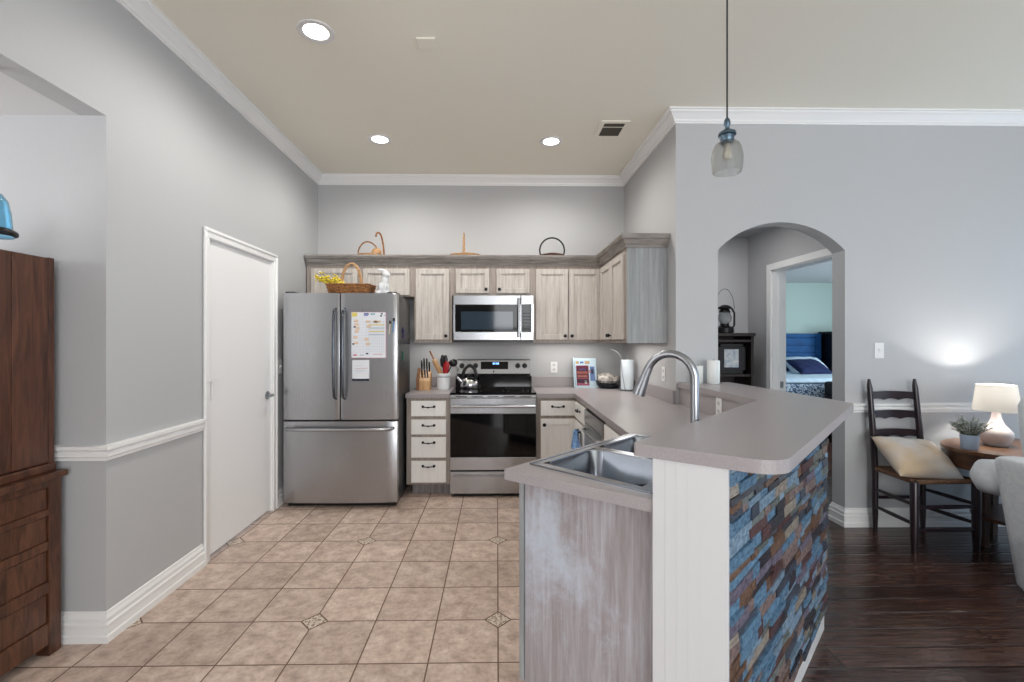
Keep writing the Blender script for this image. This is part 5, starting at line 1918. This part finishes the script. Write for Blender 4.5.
MB().lathe([(0.05, hz + 0.203), (0.052, hz + 0.21), (0.04, hz + 0.235), (0.062, hz + 0.245), (0.058, hz + 0.258), (0.03, hz + 0.275), (0.002, hz + 0.28)], hx, hy, 28).build('cap', 'black_metal', t, smooth=40)
for s in (-1, 1):
    MB().tube([(hx + s * 0.07, hy, hz + 0.045), (hx + s * 0.095, hy, hz + 0.08), (hx + s * 0.095, hy, hz + 0.20), (hx + s * 0.07, hy, hz + 0.243), (hx + s * 0.045, hy, hz + 0.25)], 0.009, 10).build('side_tube', 'black_metal', t, smooth=60)
MB().tube([(hx + 0.095 * math.cos(a), hy, hz + 0.235 + 0.20 * math.sin(a)) for a in [PI * i / 20 for i in range(21)]], 0.0025, 6).build('bail', 'black_metal', t, smooth=60)
for x, lab in ((2.17, 'pale blue cup on the shelf under the framed photo, nearer the arch edge'), (2.27, 'pale blue cup on the shelf under the framed photo, in the middle')):
    m = MB()
    m.lathe([(0.026, 0.7822), (0.028, 0.785), (0.032, 0.90), (0.029, 0.90), (0.025, 0.79), (0.002, 0.788)], x, 4.44, 20)
    tag(m.build('cup', 'pot_blue', smooth=40), lab, 'cup', 'cups on the hall shelf')

t = thing('bed', (4.98, 7.4, 0), 'bed with a blue plank headboard and white bedding in the bedroom', 'bed')
BX0, BX1, BYF = 4.12, 5.80, 6.55
m = MB()
m.box(4.10, 8.30, 0.3, 5.86, 8.345, 1.46, 0.006)
for i in range(6):
    z = 0.62 + i * 0.135
    m.box(4.13, 8.285, z, 5.83, 8.302, z + 0.125, 0.006)
m.box(4.06, 8.27, 1.44, 5.90, 8.36, 1.505, 0.008)
for x in (4.06, 5.80):
    m.box(x, 8.275, 0, x + 0.10, 8.355, 1.45, 0.006)
m.build('headboard', 'blue_wood', t)
m = MB()
m.box(BX0, BYF, 0.08, BX1, 8.27, 0.75, 0.01)
m.build('bed_skirt', 'lace', t)
m = MB()
rbox(m, BX0 - 0.02, BYF - 0.02, 0.745, BX1 + 0.02, 8.27, 0.835, 0.06)
m.build('quilt', 'linen', t, smooth=60)


def bed_pillow(name, mat, x, y, z, rz, w, h, d, rx, label, group=None):
    T = Matrix.Translation((x, y, z)) @ Matrix.Rotation(rz, 4, 'Z') @ Matrix.Rotation(rx, 4, 'X')
    tag(cushion(MB(), T, w, h, d).build(name, mat, smooth=70), label, 'pillow', group)


bed_pillow('bed_pillow', 'linen', 4.62, 8.02, 0.95, 0, 0.7, 0.42, 0.2, math.radians(-58), 'white bed pillow at the headboard, on the doorway side', 'white bed pillows')
bed_pillow('bed_pillow', 'linen', 5.42, 8.02, 0.95, 0, 0.7, 0.42, 0.2, math.radians(-58), 'white bed pillow at the headboard, on the far side of the bed', 'white bed pillows')
bed_pillow('accent_pillow', 'navy', 5.14, 7.50, 0.945, 0.22, 0.62, 0.40, 0.16, math.radians(-58), 'navy blue accent pillow lying on the white bed')
t = thing('dresser', (6.25, 8.1, 0), 'dark blue dresser standing beyond the bed against the bedroom wall', 'dresser')
m = MB()
m.box(5.94, 7.9, 0.06, 6.75, 8.38, 1.50, 0.01)
m.box(5.92, 7.88, 1.50, 6.77, 8.39, 1.54, 0.01)
m.build('body', 'black_plastic', t)
for i in range(4):
    z = 0.12 + i * 0.34
    MB().box(6.0, 7.885, z, 6.72, 7.902, z + 0.31, 0.005).build('drawer', 'blue_wood', t)
t = thing('storage_bench', (4.75, 6.2, 0), 'black storage bench at the foot of the bed', 'bench')
m = MB()
m.box(4.64, 6.05, 0.05, 5.4, 6.45, 0.60, 0.01)
m.build('body', 'black_plastic', t)
m = MB()
rbox(m, 4.63, 6.04, 0.60, 5.41, 6.46, 0.80, 0.04)
m.build('cushion', 'rubber', t, smooth=60)
